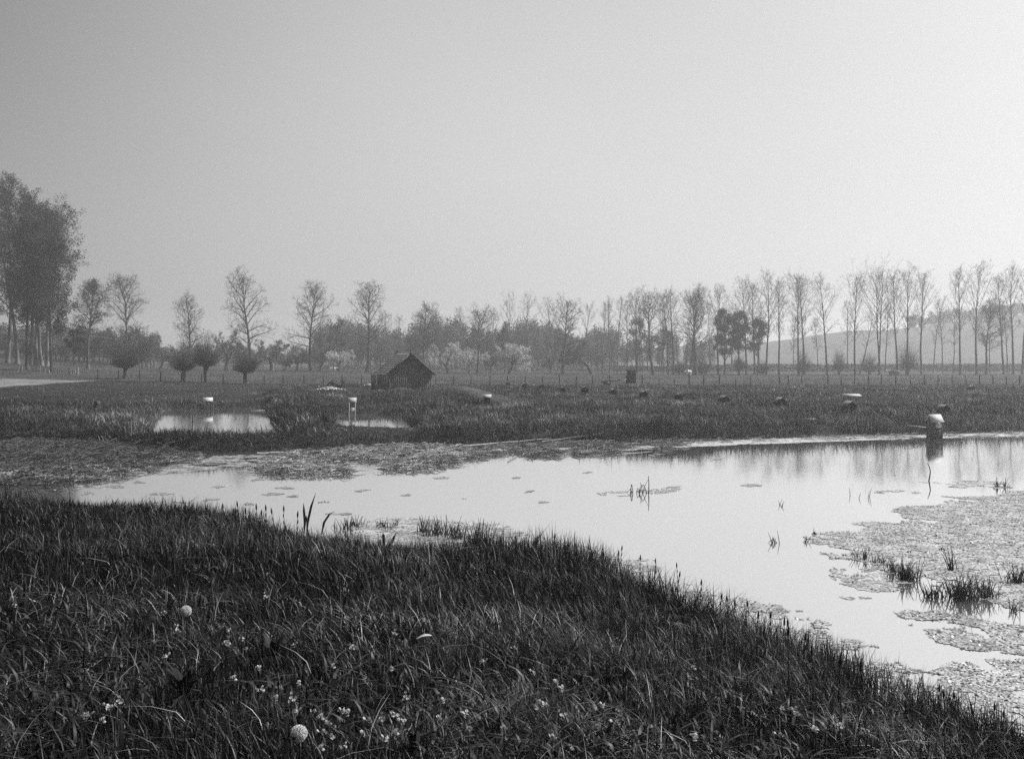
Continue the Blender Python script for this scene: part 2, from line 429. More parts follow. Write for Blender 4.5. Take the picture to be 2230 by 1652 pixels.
def make_ground():
    ys = np.concatenate([np.linspace(-14, 2, 10), np.linspace(2.2, 24, 130), np.linspace(24.2, 62, 170), np.linspace(62.5, 115, 90),
                         np.geomspace(116, 260, 60), np.geomspace(266, 1500, 50)])
    us = np.sign(np.linspace(-1, 1, 441)) * np.abs(np.linspace(-1, 1, 441))**1.25
    Y, U = np.meshgrid(ys, us, indexing='ij')
    Wd = .95*np.maximum(Y, 0) + 14
    Xg = U * Wd
    Zg = H(Xg, Y)
    nr_, nc = Xg.shape
    idx = np.arange(nr_*nc).reshape(nr_, nc)
    q = np.stack([idx[:-1, :-1], idx[:-1, 1:], idx[1:, 1:], idx[1:, :-1]], axis=-1).reshape(-1, 4)
    # sward tone: dark under the near and rough grass, mown meadow beyond the fence, fields on the hill
    tone = np.full(Xg.shape, .010)
    px = 1115 + Xg * F / np.maximum(Y, 1)
    tone = np.where(Y > 23, .022, tone)
    tone = np.where(Y > 113, .05, tone)
    fence_y = 111 + 0*Y
    patch = sstep(-.5, .8, Y - (91 + .095*np.clip(px, -300, 260)) + (fbm(Xg*.5, Y*.3)-.5)*4) * (1-sstep(-.5, .8, Y - 112.5 + (fbm(Xg*.4+9, Y*.4)-.5)*2.5)) * (1-sstep(205, 250, px))
    tone = tone + patch*(.10 + .08*fbm(Xg*1.5, Y*1.0, 3))
    tone = np.where((Y > 262) & (px > 1350), .12, tone)
    tone = np.where((Y > 400 + (fbm(Xg*.02, Y*.0)-.5)*40) & (px > 1350), .10, tone)
    tone = np.where((Y > 190) & (px < 1350), .04, tone)
    # muddy beds
    tone = np.where(Zg < .02, .05, tone)
    # paler ground towards the crests of the mounds
    for (cx, cy), rx, ry, h in mounds[:4]:
        g = np.exp(-((Xg-cx)/rx)**2 - ((Y-cy)/ry)**2)
        tone = tone + .03*sstep(.45, .9, g)
    mb = MB(); mb.add(np.stack([Xg, Y, Zg], -1).reshape(-1, 3), q=q, tone=tone.ravel())
    o = mb.build('ground', M['ground'], smooth=True)
    tag(o, kind='structure')
make_ground()

def sheet(name, pts, z, mat):
    mb = MB(); v = [(a, b, z) for a, b in pts]
    mb.add(v, q=[(0,1,2,3)]); o = mb.build(name, mat); tag(o, kind='structure'); return o
sheet('pond_water', [(-45, 2), (60, 2), (60, 52), (-45, 37.5)], 0.0, M['water'])
sheet('small_pond_water', [(-20.5, 33.7), (-6.5, 33.7), (-12.5, 62), (-24.5, 62)], 0.008, M['water'])
sheet('dug_pond_water', [(-9.0, 37.6), (-4.2, 37.6), (-4.2, 57), (-12.0, 57)], 0.004, M['water'])

# ------------------------------------------------------------------ blades of grass (nobody could count them)
def blades(mb, x, y, z, h, w, lean, az, tone, nseg=3, droop=0.0):
    n = len(x)
    ts = np.linspace(0, 1, nseg+1)
    dx, dy = np.cos(az), np.sin(az)
    wx, wy = -dy, dx
    tw = np.random.RandomState(n % 9973).uniform(-.9, .9, n)
    wx2 = wx*np.cos(tw) + dx*np.sin(tw); wy2 = wy*np.cos(tw) + dy*np.sin(tw)
    V = np.zeros((n, (nseg+1)*2, 3))
    for k, t in enumerate(ts):
        hz = h * (t - droop*t*t*lean)
        ho = h * lean * t**1.8
        ww = w * (1 - t**2 * .93) * .5
        cx = x + dx*ho; cy = y + dy*ho; cz = z + hz
        V[:, 2*k, 0] = cx - wx2*ww; V[:, 2*k, 1] = cy - wy2*ww; V[:, 2*k, 2] = cz
        V[:, 2*k+1, 0] = cx + wx2*ww; V[:, 2*k+1, 1] = cy + wy2*ww; V[:, 2*k+1, 2] = cz
    base = (np.arange(n) * (nseg+1)*2)[:, None]
    q = np.concatenate([np.stack([base[:, 0]+2*k, base[:, 0]+2*k+1, base[:, 0]+2*k+3, base[:, 0]+2*k+2], -1) for k in range(nseg)])
    mb.add(V.reshape(-1, 3), q=q, tone=np.repeat(tone, (nseg+1)*2))

def near_grass():
    rng = np.random.RandomState(3)
    N = 420000
    d = 2.2 + 20.3 * rng.rand(N)**1.05
    x = (rng.rand(N)*2-1) * (.60*d + 1.2)
    # thin where other clumps stand
    sn = sd(near_poly, near_shore, x, d)
    cl = fbm(x*1.6, d*1.6, 3)
    rag = (fbm(x*1.9+4, d*1.5, 3) - .45)*3.4
    keep = (sn > -.05) & (rng.rand(N) < sstep(-.15, .7, sn)*.8 + .2) & ((sn > rag + .1) | (rng.rand(N) < .12)) & (rng.rand(N) < .45 + 1.1*cl*.8)
    # a few stray blades stand in the shallows
    stray = (sn <= -.05) & (sn > -1.2) & (rng.rand(N) < .2) & (fbm(x*1.5+9, d*1.5, 2) > .52)
    keep |= stray
    x, d, sn, cl = x[keep], d[keep], sn[keep], cl[keep]
    n = len(x)
    z = H(x, d) - .02
    tall = fbm(x*.45+3, d*.45, 3)
    tuss = fbm(x*2.6+20, d*2.6, 2)
    h = (.07 + .17*tall + .16*(tuss-.3) + .15*np.exp(-((sn-.6)/1.1)**2)) * rng.uniform(.55, 1.4, n)
    t2 = fbm(x*1.1+80, d*1.1, 2)
    h = h * np.where(sn < 2.0, np.maximum(.25 + 1.75*(t2-.12), .3), 1)
    h = np.where((rng.rand(n) < .04) & (d > 8), h*1.4, h); h = np.minimum(h, .30 + .022*d)
    left = sstep(-6, -9, x) * sstep(14, 17, d)
    h = h * (1 + .25*left) * (1 - .34*sstep(13, 16, d)*(1-left)) * (1 - .18*(1-sstep(4, 9, d)))
    w = rng.uniform(.0036, .0085, n) + .00026*d; w = np.where(rng.rand(n) < .12, w*1.7, w)
    wind = fbm(x*.35, d*.35+40, 2) * 6.0 + .4
    az = np.where(rng.rand(n) < .30, wind + rng.normal(0, .9, n), rng.uniform(0, 2*np.pi, n))
    lean = np.clip(rng.gamma(2.0, .21, n) + .25*(cl-.4), .03, 1.9)
    lodge = fbm(x*.9+70, d*.9, 3)
    lean = np.where(lodge > .60, lean + .7*rng.rand(n), lean)
    tone = np.clip(.15 + .55*rng.rand(n) + .5*(fbm(x*.6, d*.6, 3)-.45) + .5*(tuss-.5), 0, .90)
    dry = rng.rand(n) < (.035 + .10*(lodge > .60) )
    tone = np.where(dry, rng.uniform(.86, 1.0, n), tone)
    mb = MB()
    blades(mb, x, d, z, h, w, lean, az, tone, 3, droop=.45)
    # low broad leaves, sorrel and dead stems between the blades
    m = 26000
    d2 = 2.3 + 13*rng.rand(m); x2 = (rng.rand(m)*2-1)*(.6*d2+1); pk = fbm(x2*1.4+60, d2*1.4, 3)
    k = (sd(near_poly, near_shore, x2, d2) > .4) & (pk > .50); x2, d2, pk = x2[k], d2[k], pk[k]; m = len(x2)
    blades(mb, x2, d2, H(x2, d2)+.02+.06*rng.rand(m), rng.uniform(.06, .16, m), rng.uniform(.009, .022, m), rng.uniform(.3, 2.2, m), rng.uniform(0, 6.28, m), np.clip(.35+.5*rng.rand(m), 0, .9), 3, droop=.5)
    m = 2600
    d2 = 2.4 + 14*rng.rand(m); x2 = (rng.rand(m)*2-1)*(.6*d2+1); k = sd(near_poly, near_shore, x2, d2) > .4; x2, d2 = x2[k], d2[k]; m = len(x2)
    blades(mb, x2, d2, H(x2, d2)+.08*rng.rand(m), rng.uniform(.1, .22, m), rng.uniform(.003, .006, m), rng.uniform(.4, 1.8, m), rng.uniform(0, 6.28, m), rng.uniform(.86, 1, m), 3, droop=.25)
    o = mb.build('meadow_grass', M['grass']); tag(o, 'dense dark grass covering the foreground bank', 'grass', kind='stuff')
near_grass()

def bank_grass():
    rng = np.random.RandomState(5)
    mb = MB()
    # tall sedge along the far bank edge, in tussocks
    N = 170000
    d = 24 + 24*rng.rand(N); x = (rng.rand(N)*2-1) * (.62*d+2)
    sb = sd(bank_poly, bank_line, x, d)
    k = (sb > -.05) & (sb < 2.6) & (rng.rand(N) < 1.15 - .35*np.abs(sb)) & (fbm(x*.9, d*.9, 3) > .33) & ~in_pond(x, d)
    x, d, sb = x[k], d[k], sb[k]; n = len(x)
    z = H(x, d) - .03
    tz = fbm(x*.8+33, d*.5, 3)
    h = (.28 + .50*tz) * rng.uniform(.6, 1.25, n)
    px = 1115 + x*F/d
    h = h * np.where(px < 300, .6, 1) * np.where(px > 1250, 1.1, 1) * np.where((px > 310) & (px < 610), .72, 1) * np.where((px > 715) & (px < 915), .55, 1)
    az = rng.normal(-1.4, 1.5, n)
    lean = np.clip(rng.gamma(2.6, .36, n), .05, 2.2)
    tone = np.clip(.12 + .6*rng.rand(n) + .9*(tz-.5) + .14*(px > 1200) , 0, .90)
    tone = np.where(rng.rand(n) < .05 + .10*(px > 1250)*(tz > .5), rng.uniform(.86, 1, n), tone)
    blades(mb, x, d, z, h, rng.uniform(.012, .024, n), lean, az, tone, 3, droop=.5)
    # rough grass all over the ponds' meadow as far as the fence
    N = 420000
    d = 26 + 84*rng.rand(N)**1.1; x = (rng.rand(N)*2-1) * (.60*d+2)
    sb = sd(bank_poly, bank_line, x, d)
    cl = fbm(x*.55+8, d*.4, 4)
    px = 1115 + x*F/d
    k = (sb > .6) & ~in_pond(x, d) & (rng.rand(N) < .25 + 1.2*(cl-.2))
    k &= ~((px < 235) & (d > 90.5 + .095*np.clip(px, -300, 260)) & (d < 112.5) & (rng.rand(N) < .93))
    k &= ~((px < 600) & (d > 62) & (rng.rand(N) < .55))
    k &= ~((px > 700) & (px < 960) & (d > 86) & (d < 97))
    x, d, sb, cl, px = x[k], d[k], sb[k], cl[k], px[k]; n = len(x)
    z = H(x, d) - .03
    h = (.12 + .30*cl) * rng.uniform(.5, 1.3, n) * np.where((px < 600) & (d > 62), .6, 1)
    tus = fbm(x*1.3, d*.9, 3)
    rg = np.zeros(n)  # light on ridge tops and shade in ditches, put into the blade tone
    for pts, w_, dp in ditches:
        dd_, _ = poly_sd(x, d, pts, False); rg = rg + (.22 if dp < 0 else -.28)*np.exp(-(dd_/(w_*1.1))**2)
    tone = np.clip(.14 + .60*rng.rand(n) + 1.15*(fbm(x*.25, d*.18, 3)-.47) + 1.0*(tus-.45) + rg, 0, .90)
    h = h * (.6 + 1.1*tus); h = np.where(d > 60, h*.75, h)
    h = h * np.where((px > 310) & (px < 610) & (d < 41), .75, 1) * np.where((px > 715) & (px < 925) & (d < 46), .4, 1)
    for (cx, cy), rx, ry, hm in mounds[:4]: h = h * (1 - .35*np.exp(-((x-cx)/rx)**2 - ((d-cy)/ry)**2))
    tone = np.where(rng.rand(n) < .045, rng.uniform(.86, 1, n), tone)
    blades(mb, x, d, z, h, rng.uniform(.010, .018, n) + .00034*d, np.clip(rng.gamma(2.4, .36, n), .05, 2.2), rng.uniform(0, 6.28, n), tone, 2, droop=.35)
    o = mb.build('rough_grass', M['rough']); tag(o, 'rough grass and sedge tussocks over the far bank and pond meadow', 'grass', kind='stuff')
bank_grass()

def meadow_tufts():
    rng = np.random.RandomState(6)
    N = 60000
    d = 110 + 90*rng.rand(N); x = (rng.rand(N)*2-1)*(.58*d)
    k = fbm(x*.2, d*.1, 3) > .42
    x, d = x[k], d[k]; n = len(x)
    mb = MB()
    blades(mb, x, d, H(x, d)-.02, rng.uniform(.06, .16, n), rng.uniform(.04, .09, n), rng.uniform(.1, 1, n), rng.uniform(0, 6.28, n), np.clip(.35+.4*rng.rand(n), 0, .85), 2)
    o = mb.build('pasture_grass', M['rough']); tag(o, 'short grazed grass of the pasture beyond the post fence', 'grass', kind='stuff')
meadow_tufts()

# flattened dry reed and raked-out weed on the mud and along the far shore
def debris():
    rng = np.random.RandomState(8)
    mb = MB()
    def litter(poly, n, zlo, zhi, ln, tone=(.1, .9), azm=0, azs=1.2, wd=(.006, .014), thresh=.36):
        ax = np.array(poly); x0, y0 = ax.min(0); x1, y1 = ax.max(0)
        x = rng.uniform(x0, x1, n); y = rng.uniform(y0, y1, n)
        _, ins = poly_sd(x, y, poly, True)
        k = ins & (fbm(x*1.3, y*.8, 3) > thresh)
        x, y = x[k], y[k]; m = len(x)
        z = np.maximum(H(x, y), 0) + rng.uniform(zlo, zhi, m)
        az = rng.normal(azm, azs, m); l = rng.uniform(ln[0], ln[1], m)
        a = np.stack([x, y, z], -1); e = rng.normal(0, .16, m)
        mid = a + np.stack([np.cos(az)*l*.5, np.sin(az)*l*.5, np.abs(e)*l*.6], -1)
        az2 = az + rng.normal(0, .35, m)
        b = mid + np.stack([np.cos(az2)*l*.5, np.sin(az2)*l*.5, -np.abs(e)*l*.5], -1)
        r = rng.uniform(wd[0], wd[1], m); t = rng.uniform(*tone, m)
        mb.tubes(a, mid, r, r, 3, t); mb.tubes(mid, b, r, r*.5, 3, t)
    # heap of pale weed in front of the grassy bank
    litter([P(535,1030), P(700,1034), P(900,1024), P(1000,1005), P(1010,975), P(850,974), P(640,990), P(600,1000)], 15000, 0, .16, (.12, .45), (.0, 1), 0, 2.5, (.005, .012), .42)
    litter([P(960,1000), P(1280,990), P(1480,975), P(1480,962), P(1280,966), P(1000,970)], 9000, 0, .10, (.15, .6), (.0, .7), 0, .9, (.005, .011), .42)
    # flattened reed on the mud at the left
    litter([P(-200,1062), P(90,1060), P(230,1040), P(420,1000), P(400,985), P(200,962), P(-200,960)], 24000, 0, .08, (.15, .7), (.0, .28), .15, .9, (.005, .012), .28)
    litter([P(-100,1058), P(90,1060), P(240,1042), P(430,1002), P(420,990), P(240,1018), P(60,1030), P(-100,1034)], 9000, 0, .07, (.1, .45), (.15, .95), .1, 1.0, (.006, .012), .38)
    # thin scum and litter along the foot of the right bank
    litter([P(1400,968), P(1750,960), P(2230,950), P(2330,948), P(2330,938), P(2035,944), P(1750,951), P(1400,962)], 5000, 0, .02, (.1, .4), (.5, 1), 0, .4, (.006, .012), .42)
    o = mb.build('reed_litter', M['dry']); tag(o, 'tangled dead reed and raked weed lying along the far shore', 'reed litter', kind='stuff')
debris()

# floating mats of pond weed
def weed():
    rng = np.random.RandomState(21)
    mb = MB()
    def mat(poly, step, th, warp=.5, hgt=.012, sc=1.5, leaves=0, tb=.0):
        ax = np.array(poly); x0, y0 = ax.min(0)-.5; x1, y1 = ax.max(0)+.5
        xs = np.arange(x0, x1, step); ys = np.arange(y0, y1, step)
        Xg, Yg = np.meshgrid(xs, ys, indexing='ij')
        wx = Xg + (fbm(Xg*sc, Yg*sc, 3)-.5)*2*warp; wy = Yg + (fbm(Xg*sc+50, Yg*sc, 3)-.5)*2*warp
        dd, ins = poly_sd(wx, wy, poly, True)
        f = fbm(Xg*sc*1.3+7, Yg*sc*1.3+3, 5)
        m = ins & (f > th - .12*sstep(0, .8, dd))
        m &= sd(near_poly, near_shore, Xg, Yg) < .15
        rag = (fbm(Xg*9, Yg*9, 2) > .28)
        m &= rag
        c = m[:-1, :-1]
        idx = np.arange(Xg.size).reshape(Xg.shape)
        q = np.stack([idx[:-1, :-1], idx[1:, :-1], idx[1:, 1:], idx[:-1, 1:]], -1)[c]
        used, inv = np.unique(q, return_inverse=True)
        jx = rng.uniform(-.3, .3, len(used))*step; jy = rng.uniform(-.3, .3, len(used))*step
        zz = .002 + .3*hgt*fbm(Xg*9, Yg*9, 2).ravel()[used]
        v = np.stack([Xg.ravel()[used]+jx, Yg.ravel()[used]+jy, zz], -1)
        mb.add(v, q=inv.reshape(-1, 4), tone=np.clip(.1 + .9*fbm(Xg*5, Yg*5, 3).ravel()[used] + tb + rng.normal(0, .12, len(used)), 0, 1))
        if leaves:
            i = rng.choice(len(used), min(leaves, len(used)), replace=False)
            i = i[:int(len(i)*.6)]; s_ = rng.uniform(.02, .045, len(i)); a = rng.uniform(0, 6.28, len(i)); c = v[i] + [0, 0, .006]; t3 = rng.normal(0, .25, (len(i), 2)); u = np.stack([np.cos(a), np.sin(a), t3[:, 0]], -1)*s_[:, None]*.5; w = np.stack([-np.sin(a), np.cos(a), t3[:, 1]], -1)*s_[:, None]*.35
            mb.add(np.stack([c-u, c+w, c+u, c-w], 1).reshape(-1, 3), q=np.arange(len(i)*4).reshape(-1, 4), tone=np.repeat(rng.choice([.05, .2, .8, 1.0], len(i)), 4))
    G = lambda L_: [P(a, b) for a, b in L_]
    mat(G([(1700,1170),(1780,1158),(1860,1165),(1910,1150),(1870,1135),(1960,1128),(1940,1108),(2040,1100),(2060,1084),(2230,1066),(2420,1060),(2440,1330),(2230,1322),(2060,1300),(1960,1275),(1900,1235),(1800,1212),(1750,1195)]), .045, .36, .7, .02, 1.1, 26000)
    mat(G([(1930,1330),(2040,1322),(2110,1355),(2230,1360),(2420,1350),(2420,1425),(2180,1425),(2060,1405),(2010,1370)]), .035, .42, .4, .02, 1.8, 4000)
    mat(G([(1560,1290),(1640,1300),(1700,1335),(1830,1350),(1860,1385),(1760,1395),(1640,1350)]), .04, .52, .4, .012, 2.2, 500, .1)
    mat(G([(1780,1420),(1900,1440),(2000,1455),(2120,1445),(2260,1430),(2420,1420),(2500,1700),(2250,1640),(2100,1590),(1950,1520)]), .03, .42, .35, .015, 2.0, 5000, .15)
    mat(G([(1120,1175),(1200,1178),(1300,1195),(1420,1225),(1500,1270),(1560,1300),(1500,1330),(1300,1265),(1150,1225)]), .045, .46, .4, .012, 1.8, 800)
    mat(G([(700,1135),(850,1132),(980,1128),(1100,1145),(1130,1175),(1050,1220),(850,1195),(740,1160)]), .05, .47, .5, .012, 1.3, 1500)
    mat(G([(1640,1375),(1760,1370),(1880,1400),(1900,1440),(1800,1440),(1700,1410)]), .035, .52, .35, .012, 2.6, 500, 0)
    mat(G([(1760,1225),(1900,1245),(1960,1280),(1900,1295),(1800,1262)]), .04, .54, .3, .012, 2.2, 200, 0)
    mat(G([(1305,1072),(1380,1066),(1490,1058),(1490,1066),(1400,1080),(1310,1080)]), .05, .46, .3, .012, 1.4, 400)
    mat(G([(1300,978),(1500,974),(1650,968),(1900,958),(2230,949),(2380,944),(2380,938),(2035,944),(1750,951),(1500,960),(1300,965)]), .08, .33, .25, .012, .6, 0, .3)
    mat(G([(420,1008),(620,1000),(640,990),(460,990)]), .07, .42, .5, .012, .8, 0, -.2)
    mat(G([(330,1035),(470,1022),(560,1010),(470,1000),(330,1018)]), .07, .48, .5, .012, .9, 0, -.2)
    mat(G([(1990,1050),(2100,1046),(2200,1050),(2200,1062),(2050,1062)]), .05, .50, .3, .012, 1.6, 300)
    mat(G([(1920,1070),(2010,1066),(2010,1076),(1930,1080)]), .05, .48, .3, .012, 1.6, 100)
    for (a, b, w_) in [(400,1092,20),(455,1088,22),(350,1075,30),(585,1075,24),(640,1080,18),(620,1062,22),(480,1060,20),(1145,1070,10),(1175,1093,12),(880,1078,14),(790,1068,12),(300,1050,14),(250,1060,20),(180,1075,22),(540,1098,16),(700,1092,14),(1635,1057,22),(330,1095,18),(150,1062,22),(740,1120,20),(960,1040,14),(560,1045,12),(1020,1085,14),(1850,1300,40),(1800,1250,24),(1740,1330,18),(1120,1040,10),(1280,1030,10),(1560,1000,14),(1430,990,20)]:
        mat(G([(a-w_,b),(a,b-3),(a+w_,b-1),(a+w_*.6,b+2),(a-w_*.5,b+3)]), .05, .40, .15, .010, 2.5, 20, -.25)
    o = mb.build('floating_weed', M['weed']); tag(o, 'pale mats of pond weed floating on the water', 'pond weed', kind='stuff')
weed()

# ------------------------------------------------------------------ trees
def frame(d):
    d = d.normalized(); u = d.orthogonal().normalized(); return u, d.cross(u)

class Tree:
    def __init__(s, seed):
        s.r = random.Random(seed); s.np = np.random.RandomState(seed)
        s.seg = {0: [], 1: [], 2: [], 3: []}; s.tips = []
    def branch(s, p, d, ln, r0, r1, lv, nseg, wob, up):
        pts = [p.copy()]; step = ln / nseg; d = d.normalized()
        for i in range(nseg):
            d = d + Vector((s.r.gauss(0, wob), s.r.gauss(0, wob), s.r.gauss(0, wob) + up)); d.normalize()
            q = p + d*step
            ra = r0 + (r1-r0)*i/nseg; rb = r0 + (r1-r0)*(i+1)/nseg
            s.seg[lv].append((p, q, ra, rb)); p = q; pts.append(p)
        return pts, d
    def side(s, d, ang, az):
        u, w = frame(d)
        return (d*math.cos(ang) + (u*math.cos(az) + w*math.sin(az))*math.sin(ang)).normalized()
    def sub(s, pts, lv, n, t0, ang, ln, r0, wob=.12, up=.05, nseg=3, deeper=None, taper=.5):
        az = s.r.uniform(0, 6.28)
        for i in range(n):
            t = t0 + (1-t0) * (i + s.r.random())/n
            f = t*(len(pts)-1); k = min(int(f), len(pts)-2); p = pts[k].lerp(pts[k+1], f-k)
            d = (pts[k+1]-pts[k]).normalized(); az += 2.4 + s.r.uniform(-.5, .5)
            l = ln * (1 - taper*t) * s.r.uniform(.7, 1.2)
            dd = s.side(d, ang*s.r.uniform(.7, 1.3), az)
            q, _ = s.branch(p, dd, l, r0*(1-.5*t), r0*.35, lv, nseg, wob, up)
            if lv == 3 or deeper is None: s.tips.append(q)
            if deeper: deeper(q, l)
    def meshes(s, rmin_twig=.012):
        def arr(lvs):
            L_ = [x for lv in lvs for x in s.seg[lv]]
            if not L_: return None
            A = np.array([tuple(a[0]) for a in L_]); B = np.array([tuple(a[1]) for a in L_])
            return A, B, np.array([a[2] for a in L_]), np.array([a[3] for a in L_])
        return arr
def twiglets(t, mc, n, ln, r):
    if not n or not t.tips: return
    T = np.array([[tuple(q[0]), tuple(q[len(q)//2]), tuple(q[-1])] for q in t.tips])
    i = t.np.randint(0, len(T), n); w = t.np.rand(n, 1)**.7
    a = np.where(w < .5, T[i, 0] + (T[i, 1]-T[i, 0])*w*2, T[i, 1] + (T[i, 2]-T[i, 1])*(w*2-1))
    d = T[i, 2]-T[i, 0]; d /= np.maximum(np.linalg.norm(d, axis=1, keepdims=True), 1e-6)
    d = d + t.np.normal(0, .45, (n, 3)) + [0, 0, .15]; d /= np.linalg.norm(d, axis=1, keepdims=True)
    l = t.np.uniform(.5, 1.2, (n, 1))*ln
    mc.tubes(a, a + d*l, r, r*.5, 3, tone=t.np.rand(n))
def finish(t, name, mats, twl=None, leafn=0, leafs=.1, spread=.15, twig_r=None, leaftone=None, blossom_side=False, parent_loc=(0, 0, 0), rz=0, label=None, group=None, keep_tips=None):
    """trunk part (levels 0-1) and crown part (twigs and leaves)"""
    arr = t.meshes()
    o = empty(name, parent_loc, rz)
    tag(o, label, 'tree', group)
    mt = MB()
    for lvs, k in (((0,), 8), ((1,), 5)):
        a = arr(lvs)
        if a: mt.tubes(a[0], a[1], a[2], a[3], k, tone=t.np.uniform(.2, .8, len(a[0])))
    mt.build('trunk', mats[0], o, smooth=True)
    mc = MB()
    for lvs, k in (((2,), 3), ((3,), 3)):
        a = arr(lvs)
        if a: mc.tubes(a[0], a[1], a[2], a[3], k, tone=t.np.uniform(.2, .8, len(a[0])))
    if twl: twiglets(t, mc, *twl)
    cr = mc.build('crown', mats[1], o)
    if leafn and t.tips:
        T = np.array([[tuple(p) for p in (q[0], q[len(q)//2], q[-1])] for q in t.tips])
        i = t.np.randint(0, len(T), leafn); w = t.np.rand(leafn, 1)
        pp = np.where(w < .5, T[i, 0] + (T[i, 1]-T[i, 0])*w*2, T[i, 1] + (T[i, 2]-T[i, 1])*(w*2-1))
        pp = pp + t.np.normal(0, spread, (leafn, 3))
        ml = MB(); ml.leaves(pp, t.np.uniform(.6, 1.4, leafn)*leafs, t.np, tone=leaftone)
        ml.build('foliage', mats[2], o)
    return o

def poplar(seed, Hh, cw, bole=.4, lean=0.0, fork=False, dense=1.0, thick=1.0):
    """bare poplar: clear stem, steep ascending branches, fine upright twigs"""
    t = Tree(seed); r = t.r
    r0 = .0115*Hh*thick + .03
    def stem(p, d, ln, rr, t0):
        pts, _ = t.branch(p, d, ln, rr, .03, 0, 14, .022, .02)
        n = int(26*dense)
        az = r.uniform(0, 6)
        for i in range(n):
            tt = t0 + (1-t0)*((i + r.random())/n)
            f = tt*(len(pts)-1); k = min(int(f), len(pts)-2); q = pts[k].lerp(pts[k+1], f-k)
            az += 2.4 + r.uniform(-.4, .4)
            rel = (tt-t0)/(1-t0)
            prof = (.45 + 1.3*rel) if rel < .4 else (.97 - .75*((rel-.4)/.6))
            reach = cw * 1.55 * prof * r.uniform(.65, 1.15)
            ang = R(46 - 20*rel) * r.uniform(.8, 1.2)
            dd = t.side((pts[k+1]-pts[k]), ang, az)
            l = reach / max(math.sin(ang), .3)
            b, _ = t.branch(q, dd, l, .045*(1-rel*.6)*Hh/18+.008, .012, 1 if (l > 2.4 and rel < .7) else 2, 5, .07, .06)
            def tw(qq, ll):
                t.sub(qq, 3, 3, .2, R(38), max(ll*.55, .5), .011, .1, .12, 2)
            t.sub(b, 2, 5, .25, R(40), l*.42, .02, .1, .14, 3, deeper=tw)
    d0 = Vector((lean, 0, 1))
    if fork:
        pts, d = t.branch(Vector((0, 0, -.3)), d0, Hh*.22, r0, r0*.85, 0, 4, .02, .02)
        stem(pts[-1], Vector((-.10, .03, 1)), Hh*.78, r0*.7, bole*.9-.1)
        stem(pts[-1], Vector((.06, -.03, 1)), Hh*.76, r0*.7, bole*.9-.08)
    else:
        stem(Vector((0, 0, -.3)), d0, Hh+.3, r0, bole)
    # swelling at the foot
    t.seg[0].append((Vector((0, 0, -.4)), Vector((lean*.7, 0, .7)), r0*1.5, r0*1.0))
    return t

def ash(seed, Hh, cw, bole=.3, lean=0.0, dense=1.0):
    """broad-crowned field tree with rising limbs"""
    t = Tree(seed); r = t.r
    r0 = .018*Hh + .02
    pts, _ = t.branch(Vector((0, 0, -.3)), Vector((lean, 0, 1)), Hh*.93, r0, .04, 0, 12, .045, .03)
    t.seg[0].append((Vector((0, 0, -.4)), Vector((lean*.7, 0, .8)), r0*1.6, r0*1.02))
    n = int(22*dense); az = r.uniform(0, 6)
    for i in range(n):
        tt = bole + (1-bole)*((i+r.random()*.8)/n)
        f = tt*(len(pts)-1); k = min(int(f), len(pts)-2); q = pts[k].lerp(pts[k+1], f-k)
        az += 2.4 + r.uniform(-.5, .5)
        rel = (tt-bole)/(1-bole)
        prof = math.sqrt(max(0.08, 1-(rel*1.35-.35)**2 if rel > .26 else .9))
        reach = cw*1.0*prof*r.uniform(.75, 1.1)
        ang = R(74-40*rel)*r.uniform(.8, 1.15)
        dd = t.side((pts[k+1]-pts[k]), ang, az)
        l = reach/max(math.sin(ang), .45)*1.05
        b, _ = t.branch(q, dd, l, r0*.42*(1-.55*rel), .02, 1, 6, .13, .035)
        def tw2(qq, ll):
            t.sub(qq, 3, 4, .2, R(45), max(ll*.55, .5), .016, .16, .04, 2)
        def tw(qq, ll):
            t.sub(qq, 3, 3, .3, R(45), max(ll*.5, .4), .012, .16, .04, 2, deeper=None)
        t.sub(b, 2, 9, .15, R(50), l*.42+.5, .036, .16, .06, 3, deeper=tw2)
    return t

def orchard(seed, Hh, cw, lean=0.0, bole=.27):
    t = Tree(seed); r = t.r
    r0 = .045*Hh
    pts, d = t.branch(Vector((0, 0, -.2)), Vector((lean, 0, 1)), Hh*bole+.2, r0, r0*.8, 0, 4, .10, .02)
    t.seg[0].append((Vector((0, 0, -.3)), Vector((lean*.3, 0, .35)), r0*1.5, r0))
    n = 6; az = r.uniform(0, 6)
    for i in range(n):
        az += 6.28/n + r.uniform(-.4, .4)
        dd = t.side(d, R(r.uniform(28, 62)), az)
        b, _ = t.branch(pts[-1], dd, cw*1.15*r.uniform(.85, 1.15), r0*.5, .025, 1, 6, .2, .03)
        def tw(qq, ll):
            t.sub(qq, 3, 4, .15, R(50), max(ll*.5, .3), .010, .2, 0.02, 2)
        t.sub(b, 2, 9, .2, R(55), cw*.55, .03, .2, .05, 3, deeper=tw)
    return t

